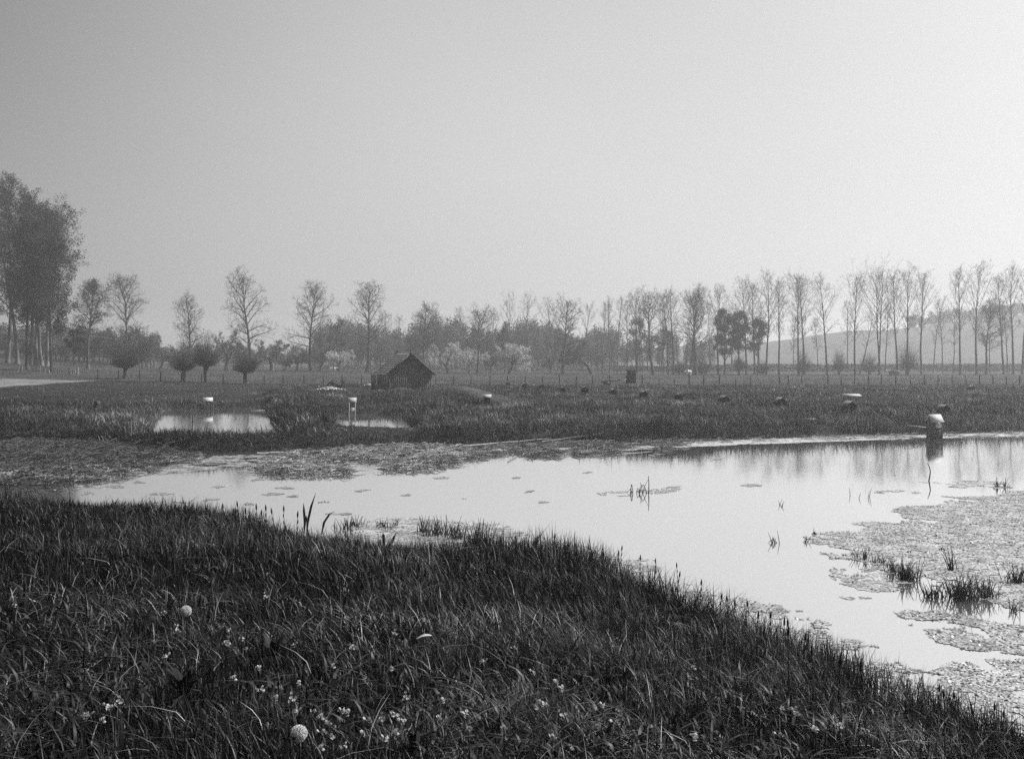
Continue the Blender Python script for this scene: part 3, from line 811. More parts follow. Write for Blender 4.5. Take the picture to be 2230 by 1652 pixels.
def pollard(seed, Hh, cw, bole=.24):
    t = Tree(seed); r = t.r
    r0 = .05*Hh
    top = Hh*bole
    pts, d = t.branch(Vector((0, 0, -.2)), Vector((r.uniform(-.06, .1), 0, 1)), top+.2, r0*.85, r0*.95, 0, 4, .04, .02)
    hp = pts[-1]
    t.seg[0].append((hp-Vector((0, 0, .35)), hp+Vector((0, 0, .12)), r0*.9, r0*1.35))
    t.seg[0].append((hp+Vector((0, 0, .12)), hp+Vector((0, 0, .35)), r0*1.35, r0*.5))
    for i in range(210):
        th = R(82)*r.random()**.62; az = r.uniform(0, 6.28)
        dd = Vector((math.sin(th)*math.cos(az), math.sin(th)*math.sin(az), math.cos(th)))
        hb = (Hh-top)*.5; el = 2*hb*math.cos(th)/(math.cos(th)**2 + (hb/cw)**2*math.sin(th)**2)
        l = max(el, hb*.6)*r.uniform(.6, .98)
        b, _ = t.branch(hp+dd*.1, dd, l, .028, .008, 2, 4, .05, .02)
        t.sub(b, 3, 7, .3, R(34), l*.36, .010, .10, .04, 2)
    return t

def bigleafy(seed, Hh, cw, bole=.3, front=False):
    t = Tree(seed); r = t.r
    r0 = .012*Hh + .02
    pts, _ = t.branch(Vector((0, 0, -.3)), Vector((r.uniform(-.02, .03), 0, 1)), Hh, r0, .04, 0, 16, .03, .03)
    t.seg[0].append((Vector((0, 0, -.4)), Vector((0, 0, .9)), r0*1.5, r0*1.0))
    n = 44; az = r.uniform(0, 6)
    for i in range(n):
        rel = (i+r.random())/n; tt = bole+(1-bole)*rel
        f = tt*(len(pts)-1); k = min(int(f), len(pts)-2); q = pts[k].lerp(pts[k+1], f-k)
        az += 2.4+r.uniform(-.4, .4)
        prof = (.55+.9*rel) if rel < .45 else (.96-.7*((rel-.45)/.55)**1.3)
        ang = R(62-34*rel)*r.uniform(.85, 1.15)
        dd = t.side(pts[k+1]-pts[k], ang, az)
        l = cw*1.5*prof*r.uniform(.7, 1.15)/max(math.sin(ang), .4)
        b, _ = t.branch(q, dd, l, .07*(1-.6*rel), .02, 1, 5, .1, .05)
        def tw(qq, ll):
            t.sub(qq, 3, 3, .2, R(40), max(ll*.5, .5), .013, .14, .06, 2)
        t.sub(b, 2, 6, .2, R(42), l*.42, .022, .12, .10, 3, deeper=tw)
    return t

def place(t, name, px, d, label, group, mats, ox=0, **k):
    x = X(px, d); z = Hs(x, d)
    return finish(t, name, mats, parent_loc=(x, d, z), label=label, group=group, **k)
def hgt(px, d, top):
    """real height of a thing whose top stands at plate height top"""
    return Zp(top, d) - Hs(X(px, d), d)
def mpx(w, d): return w*d/F

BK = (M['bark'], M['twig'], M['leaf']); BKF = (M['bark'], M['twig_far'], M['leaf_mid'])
# tall leafy poplars at the left edge
GP = 'tall leafy poplars at the left'
for i, (px, top, d, w, lb) in enumerate([
    (-40, 385, 170, 85, 'tall leafy poplar cut off by the left edge of the view'),
    (17, 398, 168, 80, 'leafy poplar with the leftmost full trunk of the tall group'),
    (38, 405, 166, 74, 'leafy poplar, second trunk from the left in the tall group'),
    (59, 470, 138, 60, 'dark thin trunked poplar standing nearest in front of the tall group'),
    (65, 425, 168, 70, 'leafy poplar just behind the dark thin front trunk at left'),
    (78, 438, 165, 66, 'leafy poplar in the middle of the tall left group, fifth trunk'),
    (85, 450, 168, 64, 'leafy poplar close beside the middle trunk of the tall left group'),
    (91, 468, 165, 66, 'leafy poplar right of the paired middle trunks in the left group'),
    (103, 470, 166, 104, 'leafy poplar with sunlit trunk near the right of the tall group'),
    (112, 520, 138, 74, 'crooked thin trunked poplar at the right front of the tall group')]):
    t = bigleafy(100+i, hgt(px, d, top+26), mpx(w, d)*.62)
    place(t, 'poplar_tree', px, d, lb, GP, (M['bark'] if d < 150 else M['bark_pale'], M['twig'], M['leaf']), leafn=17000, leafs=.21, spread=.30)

GR = 'broad bare trees in a row across the pasture'
for i, (px, top, d, w, bole, lean, lf, lb) in enumerate([
    (192, 600, 160, 78, .42, -.05, 5200, 'leaning leafy tree standing alone right of the tall left poplars'),
    (272, 598, 185, 104, .33, 0, 2600, 'wide rounded tree rising behind the leftmost pollard willow'),
    (413, 634, 185, 64, .27, 0, 800, 'narrow bare tree rising behind the second pollard willow'),
    (545, 594, 180, 108, .30, 0, 900, 'broadest bare tree, rising behind the pollard near the small pond'),
    (677, 613, 182, 96, .33, .02, 900, 'bare spreading tree left of the white calf, forked limbs'),
    (800, 604, 182, 90, .33, -.03, 900, 'tallest bare tree just left of the dark shed'),
    (922, 656, 185, 62, .40, -.02, 700, 'small crowned bare tree rising behind the shed roof'),
    (1040, 672, 182, 78, .38, 0, 700, 'bare tree between the two white blossoming trees right of the shed'),
    (1225, 651, 180, 76, .33, -.02, 500, 'dark bare tree standing clear in the middle of the pasture edge'),
    (1422, 628, 178, 74, .30, -.02, 300, 'bare tree with hollowed swollen foot right of the upright cabinet'),
    (1516, 640, 178, 90, .36, -.02, 300, 'bare tree with curved limbs left of the dark pines'),
    (2148, 650, 186, 66, .38, 0, 200, 'short spreading bare tree between tall poplars at far right')]):
    t = ash(200+i*3, hgt(px, d, top)*.95, mpx(w, d)*.5, bole, lean)
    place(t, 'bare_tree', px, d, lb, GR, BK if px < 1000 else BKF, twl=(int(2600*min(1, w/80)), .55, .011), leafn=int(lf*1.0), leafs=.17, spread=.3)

GQ = 'bare poplars along the pasture edge'
right = [  # px, top, width, d, lean, fork, label
    (1386, 634, 54, 190, 0, 0, 'bare poplar directly behind the upright cabinet'),
    (1455, 636, 44, 192, .01, 0, 'slim bare poplar left of a close pair, right of the cabinet'),
    (1466, 634, 50, 186, -.01, 0, 'bare poplar, right one of the close pair near the white cow'),
    (1502, 630, 44, 190, 0, 0, 'slim bare poplar just behind the white cow'),
    (1511, 622, 56, 186, -.02, 0, 'tall bare poplar between the white cow and the dark pines'),
    (1564, 628, 54, 188, -.01, 0, 'bare poplar whose top rises above the left dark pine'),
    (1626, 613, 60, 190, -.02, 0, 'bare poplar whose top rises above the right dark pine'),
    (1644, 618, 44, 194, 0, 0, 'thin bare poplar just right of the dark pines'),
    (1669, 604, 66, 186, -.02, 0, 'thick bare poplar right of the dark pines with a low right limb'),
    (1697, 612, 50, 186, -.05, 0, 'bare poplar leaning left, alone right of the pines'),
    (1740, 605, 62, 186, -.03, 0, 'left one of the close pair of tall bare poplars in the middle right'),
    (1752, 606, 56, 185, -.05, 0, 'right one of the close pair of tall bare poplars in the middle right'),
    (1801, 608, 60, 186, -.03, 0, 'bare poplar standing alone right of the close pair'),
    (1862, 606, 62, 186, .01, 0, 'bare poplar with a long left limb, left of the slanting tree'),
    (1915, 593, 84, 186, 0, 1, 'forked bare poplar with two stems from one foot'),
    (1954, 595, 56, 187, 0, 0, 'straight bare poplar just right of the forked one'),
    (1974, 589, 64, 184, -.02, 0, 'bare poplar rising out of the large round willow at right'),
    (2007, 598, 54, 186, -.02, 0, 'slightly bent bare poplar left of the hut on the water'),
    (2091, 588, 54, 185, -.02, 0, 'bare poplar with a kinked stem at right'),
    (2127, 584, 72, 185, -.02, 0, 'thickest bare poplar near the right side'),
    (2186, 592, 50, 188, -.03, 0, 'bare poplar second from the right edge group'),
    (2207, 581, 64, 184, .0, 0, 'tall dark bare poplar close to the right edge'),
    (2226, 590, 60, 187, .0, 0, 'bare poplar cut by the right edge of the view'),
    (2262, 585, 60, 188, .0, 0, 'bare poplar just outside the right edge group')]
for i, (px, top, w, d, lean, fork, lb) in enumerate(right):
    Hh = hgt(px, d, top)*.915
    t = poplar(300+i, Hh, mpx(w, d)*.5, .36 + .08*((i*7) % 5)/5, lean, bool(fork), dense=1.0)
    # the foot stands where the stem is seen, lean carries the top
    place(t, 'poplar_tree', px, d, lb, GQ, BKF, twl=(1300, .6, .010))

GM = 'thin hazy poplars in front of the wood'
mid = [(735,690,26,235,'thin leafy stem rising right of the spreading tree, by the white calf'),
       (852,682,28,240,'thin hazy poplar between the tallest bare tree and the shed'),(876,688,26,245,'thin hazy poplar left of the shed roof spikes'),
       (972,672,32,238,'thin hazy poplar between the shed and the blossoming trees'),(1003,668,26,245,'faint poplar left of the bare tree among blossoms'),
       (1070,672,32,242,'faint poplar just right of the bare tree among blossoms'),
       (1107,645,44,225,'hazy poplar rising above the left of the large white blossom tree'),(1150,645,46,225,'hazy poplar rising right of the large white blossom tree'),
       (1202,650,40,228,'pale poplar close left of the middle bare tree'),(1268,662,38,235,'hazy poplar right of the middle bare tree'),
       (1312,655,32,215,'thin poplar first in the stand left of the cabinet'),(1328,650,32,222,'thin poplar second in the stand left of the cabinet'),
       (1345,646,36,212,'tallest thin poplar of the stand left of the cabinet'),(1366,655,34,220,'thin poplar last in the stand before the cabinet'),
       (1400,650,34,220,'thin poplar right behind the cabinet in haze'),(1440,650,34,218,'faint poplar right of the hollow footed tree'),
       (1546,655,32,222,'faint thin poplar left of the pines'),(1592,660,30,225,'faint thin stem between the two pine crowns'),
       (1653,660,30,215,'faint thin poplar right of the pine group'),(1928,650,26,215,'faint thin stem between forked and straight poplars'),
       (2032,645,34,222,'faint thin poplar above the hut on the water'),(2053,655,34,225,'faint thin poplar right above the hut on the water'),
       (2076,665,22,215,'faint thin sapling left of the kinked poplar'),(2156,660,24,215,'faint thin stem behind the short spreading tree'),
       (2194,650,24,215,'faint thin stem between the right edge poplars'),
       (1846,655,30,225,'faint thin stem left of the long limbed poplar'),(1727,690,20,225,'faint sapling left of the close pair of poplars'),(1780,690,20,225,'faint sapling right of the close pair of poplars')]
for i, (px, top, w, d, lb) in enumerate(mid):
    t = poplar(400+i, hgt(px, d, top)*.93, mpx(w, d)*.5, .38, random.Random(i).uniform(-.03, .03), False, dense=.75, thick=.75)
    place(t, 'slender_tree', px, d, lb, GM, BKF, twl=(600, .6, .010))
# the slanting tree
t = poplar(450, hgt(1871, 187, 690), mpx(40, 187)*.5, .45, .30, False, dense=.7, thick=.9)
place(t, 'slanting_tree', 1871, 187, 'thin tree slanting steeply to the right beside the forked poplar', None, BKF)

# pollard willows by the fence
GW = 'pollard willows along the fence'
for i, (px, top, base_d, w, bole, lb) in enumerate([
    (270, 737, 118, 88, .26, 'leftmost pollard willow, a round bush of shoots on a stout trunk'),
    (401, 747, 113, 80, .28, 'second pollard willow from the left behind the small pond'),
    (448, 718, 112, 80, .30, 'tallest pollard willow, with two dark burrs low on its trunk'),
    (533, 760, 111, 74, .32, 'rightmost pollard willow behind the small pond')]):
    t = pollard(500+i, hgt(px, base_d, top), mpx(w, base_d)*.5, bole)
    place(t, 'pollard_willow', px, base_d, lb, GW, BK, leafn=5200, leafs=.075, spread=.10)
GV = 'bushy willows below the right poplars'
for i, (px, top, d, w, bole, lb) in enumerate([
    (1607, 772, 182, 40, .22, 'small pollard willow under the dark pines'),
    (1749, 752, 181, 46, .12, 'bushy willow around the foot of the close poplar pair'),
    (1828, 752, 184, 32, .18, 'small round willow between the lone poplar and the long limbed one'),
    (1893, 762, 184, 48, .12, 'low willow bush at the foot of the forked poplar'),
    (1976, 736, 181, 62, .16, 'largest round willow on the right, beside the dark lying cow'),
    (1528, 775, 186, 52, .08, 'low hazy bush left of the dark pines'),
    (1478, 780, 190, 44, .08, 'low hazy bush right of the cabinet'),
    (1660, 783, 186, 34, .10, 'low hazy bush right of the dark pines')]):
    t = pollard(520+i, hgt(px, d, top), mpx(w, d)*.5, bole)
    place(t, 'willow_bush', px, d, lb, GV, BKF, leafn=1500, leafs=.12, spread=.2)

GO = 'old orchard trees behind the pasture'
for i, (px, top, d, w, lean, ln, mk, lb) in enumerate([
    (350, 738, 190, 58, .12, 1500, 'leaf', 'gnarled small orchard tree between the first two pollards'),
    (492, 716, 192, 92, .05, 6500, 'leaf_mid', 'wide leafy orchard tree behind the tallest pollard'),
    (592, 722, 190, 90, .05, 4500, 'leaf_mid', 'wide orchard tree with rising forked limbs right of the rightmost pollard'),
    (620, 765, 188, 34, .25, 1800, 'leaf_mid', 'small leaning orchard tree beside the forked orchard tree'),
    (646, 744, 188, 46, 0, 2600, 'leaf_mid', 'small round orchard tree just left of the spreading bare tree'),
    (698, 745, 190, 84, .1, 3600, 'leaf_mid', 'low wide orchard tree right behind the spreading bare tree'),
    (738, 752, 186, 62, 0, 3000, 'blossom', 'white blossoming tree left of the tallest bare tree'),
    (975, 752, 188, 84, 0, 3600, 'blossom', 'first white blossoming tree right of the shed'),
    (1022, 750, 186, 78, 0, 4200, 'blossom', 'second white blossoming tree, dark forked trunk, right of the shed'),
    (1112, 738, 184, 90, .35, 4600, 'blossom', 'largest blossoming tree, white crown on a leaning trunk'),
    (1070, 765, 196, 50, 0, 2600, 'leaf_mid', 'low hazy fruit tree between the blossoming trees'),
    (1288, 728, 184, 72, -.1, 6500, 'leaf_mid', 'leafy tree with a broken left limb right of the middle bare tree'),
    (1200, 760, 198, 56, 0, 2500, 'leaf_mid', 'low hazy fruit tree left of the middle bare tree')]):
    t = orchard(600+i, hgt(px, d, top), mpx(w, d)*.5, lean, .27 if px != 1288 else .5)
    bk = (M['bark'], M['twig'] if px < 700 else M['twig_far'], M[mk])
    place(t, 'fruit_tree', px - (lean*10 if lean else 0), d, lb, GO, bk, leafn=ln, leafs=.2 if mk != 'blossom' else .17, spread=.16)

def clump_crown(seed, Hh, cw, c0, nblob, leafn, stems=1, mats=None, leafs=.3):
    """pine or sapling: clear stem with dense clumped crown starting at c0*H"""
    t = Tree(seed); r = t.r
    for s_ in range(stems):
        t.branch(Vector((r.uniform(-.3, .3)*(stems > 1), 0, -.2)), Vector((r.uniform(-.04, .04), 0, 1)), Hh*.95, .014*Hh+.03, .04, 0, 9, .03, .03)
    pts = [a[0] for a in t.seg[0]][:9]
    for i in range(nblob):
        rel = r.random(); z = Hh*(c0 + (1-c0)*rel*.93)
        az = r.uniform(0, 6.28); rad = cw*math.sqrt(max(.05, 1-(rel*1.7-.75)**2))*r.uniform(.25, .85)
        c = Vector((math.cos(az)*rad, math.sin(az)*rad, z))
        f = min(max((z-.5)/(Hh*.95), 0), .98)*(len(pts)-1); p = pts[int(f)]
        q, _ = t.branch(p, (c-p), (c-p).length, .05, .02, 1, 3, .05, 0)
        for k in range(7):
            dd = Vector((r.gauss(0, 1), r.gauss(0, 1), r.gauss(0, .5))).normalized()
            b, _ = t.branch(q[-1], dd, cw*.30*r.uniform(.5, 1.1), .02, .008, 3, 2, .1, .03)
            t.tips.append(b)
    return t
t = clump_crown(700, hgt(163, 138, 711), mpx(50, 138)*.5, .50, 26, 0)
place(t, 'small_dark_tree', 163, 138, 'small dark umbrella shaped tree right of the stick fence', None, BK, leafn=5200, leafs=.14, spread=.14)
GN = 'dark pines in the pasture edge'
for i, (px, top, d, w, lb) in enumerate([
    (1578, 669, 184, 52, 'left dark pine with the highest rounded top'),
    (1610, 675, 184, 58, 'right dark pine, widest clumped crown'),
    (1650, 690, 188, 52, 'looser dark pine at the right of the pair'),]):
    t = clump_crown(710+i, hgt(px, d, top), mpx(w, d)*.5, .32 if i == 0 else .40, 46, 0)
    place(t, 'pine_tree', px, d, lb, GN, (M['bark'], M['twig'], M['needle'] if i < 2 else M['leaf']), leafn=(9000, 9500, 4500)[i], leafs=.24, spread=.28)
for i, (px, top, d, w, c0, lb) in enumerate([
    (1100, 698, 200, 36, .35, 'sparse conifer behind the left side of the largest blossoming tree'),
    (1388, 690, 200, 48, .42, 'hazy leafy tree directly behind the cabinet'),
    (1445, 715, 202, 56, .45, 'hazy leafy tree among the poplars left of the white cow'),
    (735, 690, 200, 50, .45, 'hazy leafy topped slim tree left of the tallest bare tree')]):
    t = clump_crown(720+i, hgt(px, d, top), mpx(w, d)*.5, c0, 22, 0)
    place(t, 'leafy_tree', px, d, lb, 'hazy leafy trees in front of the wood', BKF, leafn=3000, leafs=.22, spread=.3)

# far wood: reads as one hazy mass
def wood():
    rng = np.random.RandomState(77)
    mb = MB(); mt = MB()
    spots = []
    for px in np.arange(690, 1340, 8.5):
        for d in (255, 275, 300):
            spots.append((px + rng.uniform(-6, 6), d + rng.uniform(-8, 8), rng.uniform(700, 738) + 14*math.sin(px*.031), 34))
    for px in np.arange(1340, 1560, 14):
        spots.append((px + rng.uniform(-6, 6), 262 + rng.uniform(-6, 6), rng.uniform(712, 745), 30))
    for px in np.arange(-140, 335, 10):
        for d in (205, 222):
            spots.append((px + rng.uniform(-6, 6), d + rng.uniform(-8, 8), rng.uniform(700, 735) + max(0, px-200)*.12, 40))
    for px in np.arange(330, 700, 10):
        spots.append((px + rng.uniform(-6, 6), 300 + rng.uniform(-8, 8), rng.uniform(750, 772), 30))
    for px in np.arange(1985, 2480, 6):
        spots.append((px + rng.uniform(-6, 6), 548 + rng.uniform(-6, 6), None, 22))
    for px, d, top, w in spots:
        x = X(px, d); z0 = Hs(x, d)
        Hh = (Zp(top, d) - z0) if top else rng.uniform(5, 9.5)
        cw = mpx(w, d)*.5*rng.uniform(.8, 1.3)
        nb = 9
        for b in range(nb):
            rel = rng.rand(); cz = z0 + Hh*((.3 if d < 400 else .1) + .62*rel); rr = cw*math.sqrt(max(.1, 1-(rel*1.6-.7)**2))
            a = rng.uniform(0, 6.28); k = rng.rand()*.7
            c = np.array([x + math.cos(a)*rr*k, d + math.sin(a)*rr*k, cz])
            n = 110 if d < 400 else 60
            v = rng.normal(size=(n, 3)); v /= np.linalg.norm(v, axis=1, keepdims=True)
            v = v * rng.rand(n, 1)**.5 * np.array([cw*.62, cw*.62, Hh*.19])
            mb.leaves(c + v, rng.uniform(.2, .6, n)*(1 if d < 400 else 2.0), rng, tone=np.clip(rng.rand()*.6 + rng.rand(n)*.4, 0, 1))
        dx = rng.uniform(-.5, .5)
        mt.tubes([(x, d, z0-.3)], [(x+dx, d, z0 + Hh*.8)], rng.uniform(.10, .2), .05, 5, tone=rng.rand())
    # low undergrowth at the wood's foot
    for px in np.arange(700, 1345, 9):
        d = 246 + rng.uniform(-5, 5); x = X(px, d); z0 = Hs(x, d)
        n = 90; v = rng.normal(size=(n, 3))*np.array([1.4, 1.2, .9]); v[:, 2] = np.abs(v[:, 2])
        mb.leaves(np.array([x, d, z0]) + v, rng.uniform(.25, .6, n), rng, tone=rng.rand(n))
    o = mb.build('distant_wood', M['leaf_mid']); tag(o, 'hazy wood behind the pasture and along the hill', 'wood', kind='stuff')
    o = mt.build('distant_trunks', M['bark']); tag(o, 'thin stems of the hazy wood behind the pasture', 'tree stems', kind='stuff')
wood()

# hedge right
def hedge():
    rng = np.random.RandomState(88)
    mb = MB()
    for px in np.arange(1340, 2400, 3.0):
        d = 238 + 4*math.sin(px*.02); x = X(px, d); z0 = Hs(x, d)
        n = 70; v = rng.uniform(-1, 1, (n, 3))*np.array([.6, .9, .5])
        hh = rng.uniform(1.5, 2.0) * (1 if px > 1480 else .8)
        v[:, 2] = rng.rand(n)**.8 * hh
        mb.leaves(np.array([x, d, z0]) + v, rng.uniform(.2, .5, n), rng)
    o = mb.build('hedge', M['leaf']); tag(o, 'long low hazy hedge beyond the right hand poplars', 'hedge')
hedge()

# ------------------------------------------------------------------ fence posts
posts = [(213,819),(259,823),(305,827),(350,830),(395,832),(439,836),(486,838),(536,838),(576,838),(617,838),(662,839),(704,839),(746,838),(787,838),
         (949,838),(988,838),(1026,838),(1068,838),(1106,838),(1144,838),(1182,838),(1218,838),(1255,838),(1291,838),(1327,838),(1364,838),(1399,836),(1435,836),(1469,837),(1501,837),(1533,837),(1567,837),(1602,837),(1635,837),(1698,837),(1717,836),(1745,837),(1803,837),
         (1832,838),(1861,838),(1891,838),(1920,838),(1951,838),(1983,838),(2013,838),(2043,838),(2074,838),(2104,838),(2133,838),(2163,838),(2192,838),(2221,838)]
rr = random.Random(4)
words = ['first','second','third','fourth','fifth','sixth','seventh','eighth','ninth','tenth','eleventh','twelfth','thirteenth','fourteenth','fifteenth','sixteenth','seventeenth','eighteenth','nineteenth','twentieth',
 'twenty-first','twenty-second','twenty-third','twenty-fourth','twenty-fifth','twenty-sixth','twenty-seventh','twenty-eighth','twenty-ninth','thirtieth','thirty-first','thirty-second','thirty-third','thirty-fourth','thirty-fifth','thirty-sixth','thirty-seventh','thirty-eighth']
nleft = sum(1 for p in posts if p[0] < 850)
for i, (px, py) in enumerate(posts):
    d = 111 if px > 420 else 111 + (439-px)*.03
    x = X(px, d); z = Hs(x, d)
    h = rr.uniform(.88, 1.02) + .12
    if px in (1435, 1469, 1602): h *= .7
    mb = MB()
    lx, ly = rr.uniform(-.05, .05), rr.uniform(-.03, .03)
    w = rr.uniform(.065, .10) if px not in (746,) else .13
    segs = 4
    for k in range(segs):
        a = np.array([lx*k/segs, ly*k/segs, -.2 + h*k/segs*1.17]); b = np.array([lx*(k+1)/segs + rr.uniform(-.01, .01), ly*(k+1)/segs, -.2 + h*(k+1)/segs*1.17])
        mb.tubes([a], [b], w*(1.05-.08*k), w*(.97-.08*k), 7, tone=rr.uniform(.2, .7))
    top = np.array([lx, ly, h*.97]); mb.tubes([top], [top+[0, 0, .04]], w*.75, w*.3, 7, tone=.6)
    o = mb.build('fence_post', M['post'])
    o.location = (x, d, z)
    if px < 850: lb = 'wooden fence post, %s to the left of the dark shed' % words[nleft-1-i]
    else: lb = 'wooden fence post, %s to the right of the dark shed' % words[i-nleft]
    tag(o, lb, 'fence post', 'posts of the pasture fence')
# sagging wires of that fence
mb = MB()
for zz in (.75, .4):
    for (a, _), (b, _) in zip(posts[:-1], posts[1:]):
        if a < 850 < b: continue
        xa, xb = X(a, 111), X(b, 111)
        mb.tubes([(xa, 111.05, Hs(xa, 111)+zz)], [(xb, 111.05, Hs(xb, 111)+zz)], .006, .006, 3)
o = mb.build('fence_wire', M['post']); tag(o, 'thin wires strung along the pasture fence posts', 'wire')

# row of thin sticks (paling) below the left poplars
rr = random.Random(9)
t = empty('stick_fence', (X(110, 130), 130, Hs(X(110, 130), 130)))
tag(t, 'low ragged fence of thin upright sticks below the left poplars', 'fence')
for i in range(44):
    px = rr.uniform(46, 172); d = 130 + rr.uniform(-2, 2); x = X(px, d); z = Hs(x, d)
    h = rr.uniform(.45, 1.2) * (1 if px > 60 else .8)
    mb = MB(); w = rr.uniform(.015, .045)
    a = Vector((x, d, z-.15)) - t.location; b = a + Vector((rr.uniform(-.12, .12), 0, h+.15))
    mb.tubes([tuple(a)], [tuple(b)], w, w*.7, 5, tone=rr.random())
    mb.build('stake', M['wood_pale'] if rr.random() < .4 else M['post'], t)
for (a, b, za, zb, lb) in [(38, 48, .1, 1.5, 'pale pole leaning against the stick fence under the left poplars'), (160, 172, .05, .35, 'short pale branch lying at the right end of the stick fence'), (-4, 4, .1, .6, 'pale split log at the left edge under the poplars')]:
    mb = MB(); xa, xb = X(a, 129), X(b, 129)
    z = Hs(xa, 129); mb.tubes([(0, 0, za-.1)], [(xb-xa, 0, zb)], .05, .04, 6, tone=.7)
    o = mb.build('pole', M['wood_pale']); o.location = (xa, 129, z); tag(o, lb, 'pole')
for px, h in ((46, 1.1), (78, 1.0), (116, .9), (151, .9)):
    mb = MB(); mb.tubes([(0, 0, -.2)], [(.03, 0, h)], .06, .05, 7); x = X(px, 128)
    o = mb.build('fence_post', M['post']); o.location = (x, 128, Hs(x, 128))
    tag(o, {46: 'dark post at the left end of the stick fence', 78: 'dark post behind the front trunk by the stick fence', 116: 'dark post in the middle of the stick fence', 151: 'dark post under the small umbrella tree'}[px], 'fence post', 'posts of the stick fence')

# ------------------------------------------------------------------ the shed
def shed():
    d0 = 91.5
    s = mpx(1, d0)                     # metres per plate unit at the shed
    x0 = X(846, d0); z0 = Zp(849, d0)
    ang = R(22)
    root = empty('wooden_shed', (x0, d0, z0), ang)
    tag(root, 'dark tarred wooden shed with steep slate roof standing before the pasture', 'shed')
    Wd, Ln, eh, rh = 4.22, 4.3, 1.60, 3.42    # gable width, length, eaves, ridge
    # local x runs along the gable to the right, y runs back
    mb = MB(); rng = random.Random(2)
    nb = 21
    bw_ = Wd/nb
    for i in range(nb):
        a = i*bw_; b = a+bw_-.005; m_ = (a+b)/2
        ha = eh + (rh-eh)*(1-abs(a-Wd/2)/(Wd/2)); hb = eh + (rh-eh)*(1-abs(b-Wd/2)/(Wd/2))
        off = rng.uniform(0, .012)
        v = [(a, -off, -.3), (b, -off, -.3), (b, -off, hb-.05), (a, -off, ha-.05), (a, .04, -.3), (b, .04, -.3), (b, .04, hb-.05), (a, .04, ha-.05)]
        mb.add(v, q=[(0,1,2,3),(5,4,7,6),(1,5,6,2),(4,0,3,7),(3,2,6,7)], tone=rng.uniform(.3, .7))
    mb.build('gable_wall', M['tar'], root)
    mb = MB()
    for i in range(20):
        a = .04 + i*(Ln-.08)/20; b = a + (Ln-.08)/20-.012
        for xx in (0.0, Wd-.04):
            if xx == 0.0 and 1.0 < a < 1.9: continue
            mb.box((xx+.02, (a+b)/2, (eh-.3)/2-.02), (.04, b-a, eh+.26), tone=rng.uniform(.1, .8))
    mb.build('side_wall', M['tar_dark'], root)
    mb = MB()
    v = [(0, Ln-.02, -.3), (Wd, Ln-.02, -.3), (Wd, Ln-.02, eh-.04), (Wd/2, Ln-.02, rh-.06), (0, Ln-.02, eh-.04)]
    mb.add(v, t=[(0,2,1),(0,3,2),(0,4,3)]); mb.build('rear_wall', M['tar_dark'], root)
    mb = MB(); mb.box((.08, Ln/2, .02), (Wd-.2, Ln-.2, .06)) ; 
    # door in the left side wall with a pale edge strip
    mb = MB(); mb.box((.0, 1.46, .72), (.05, .84, 1.5), tone=.2); dr = mb.build('door', M['tar_dark'], root)
    mb = MB(); mb.box((-.035, 1.92, .76), (.02, .05, 1.45), tone=.7); mb.build('door_jamb', M['wood_pale'], root)
    mb = MB(); mb.box((-.04, 1.15, .75), (.03, .04, .14), tone=.7); mb.build('handle', M['panel'], dr)
    # roof: stepped courses on both slopes
    ov = .34; n = 10
    slope = math.atan2(rh-eh, Wd/2); sl_len = (Wd/2)/math.cos(slope) + ov
    mb = MB(); me = MB()
    for sgn in (-1, 1):
        for i in range(n):
            # course i counted from the eave upwards
            s0 = sl_len*(1 - i/n); s1 = sl_len*(1-(i+1)/n) - .03
            s1 = max(s1, 0)
            def pt(sv, up): 
                cx = Wd/2 + sgn*sv*math.cos(slope) + sgn*up*math.sin(slope); cz = rh - sv*math.sin(slope) + up*math.cos(slope)
                return cx, cz
            ax, az_ = pt(s0, .075); bx, bz = pt(s1, .028); cx, cz_ = pt(s0, .0)
            y0, y1 = -.22, Ln+.22
            k = 12
            for j in range(k):
                ya = y0+(y1-y0)*j/k; yb = y0+(y1-y0)*(j+1)/k-.006
                dz = rng.uniform(-.006, .008)
                vv = [(ax, ya, az_+dz), (ax, yb, az_+dz), (bx, yb, bz), (bx, ya, bz)]
                mb.add(vv, q=[(0,1,2,3) if sgn > 0 else (0,3,2,1)], tone=rng.uniform(.1, .9))
            me.add([(ax, y0, az_), (ax, y1, az_), (cx, y1, cz_-.02), (cx, y0, cz_-.02)], q=[(0,1,2,3)])
    # thickness under the courses
    for sgn in (-1, 1):
        ex = Wd/2 + sgn*sl_len*math.cos(slope); ez = rh - sl_len*math.sin(slope)
        me.add([(Wd/2, -.2, rh-.01), (ex, -.2, ez-.01), (ex, Ln+.2, ez-.01), (Wd/2, Ln+.2, rh-.01)], q=[(0,1,2,3)])
    rf = mb.build('roof', M['slate'], root); me.build('course_edges', M['slate_edge'], rf)
    # barge boards
    for yy in (-.25, Ln+.25):
        mb = MB()
        for sgn in (-1, 1):
            ex = Wd/2 + sgn*(sl_len+.02)*math.cos(slope); ez = rh - (sl_len+.02)*math.sin(slope)
            mb.bar((Wd/2, yy, rh+.03), (ex, yy, ez+.0), .035, .17, tone=.5)
        mb.build('bargeboard', M['tar'], root)
    # turned finials at both ridge ends
    for yy in (-.25, Ln+.25):
        mb = MB()
        prof = [(-.05, .12), (.12, .08), (.2, .06), (.26, .11), (.32, .05), (.40, .07), (.48, .03), (.66, .015)]
        for (z1, r1), (z2, r2) in zip(prof[:-1], prof[1:]):
            mb.tubes([(Wd/2, yy, rh+z1)], [(Wd/2, yy, rh+z2)], r1, r2, 8)
        mb.build('finial', M['tar'], root)
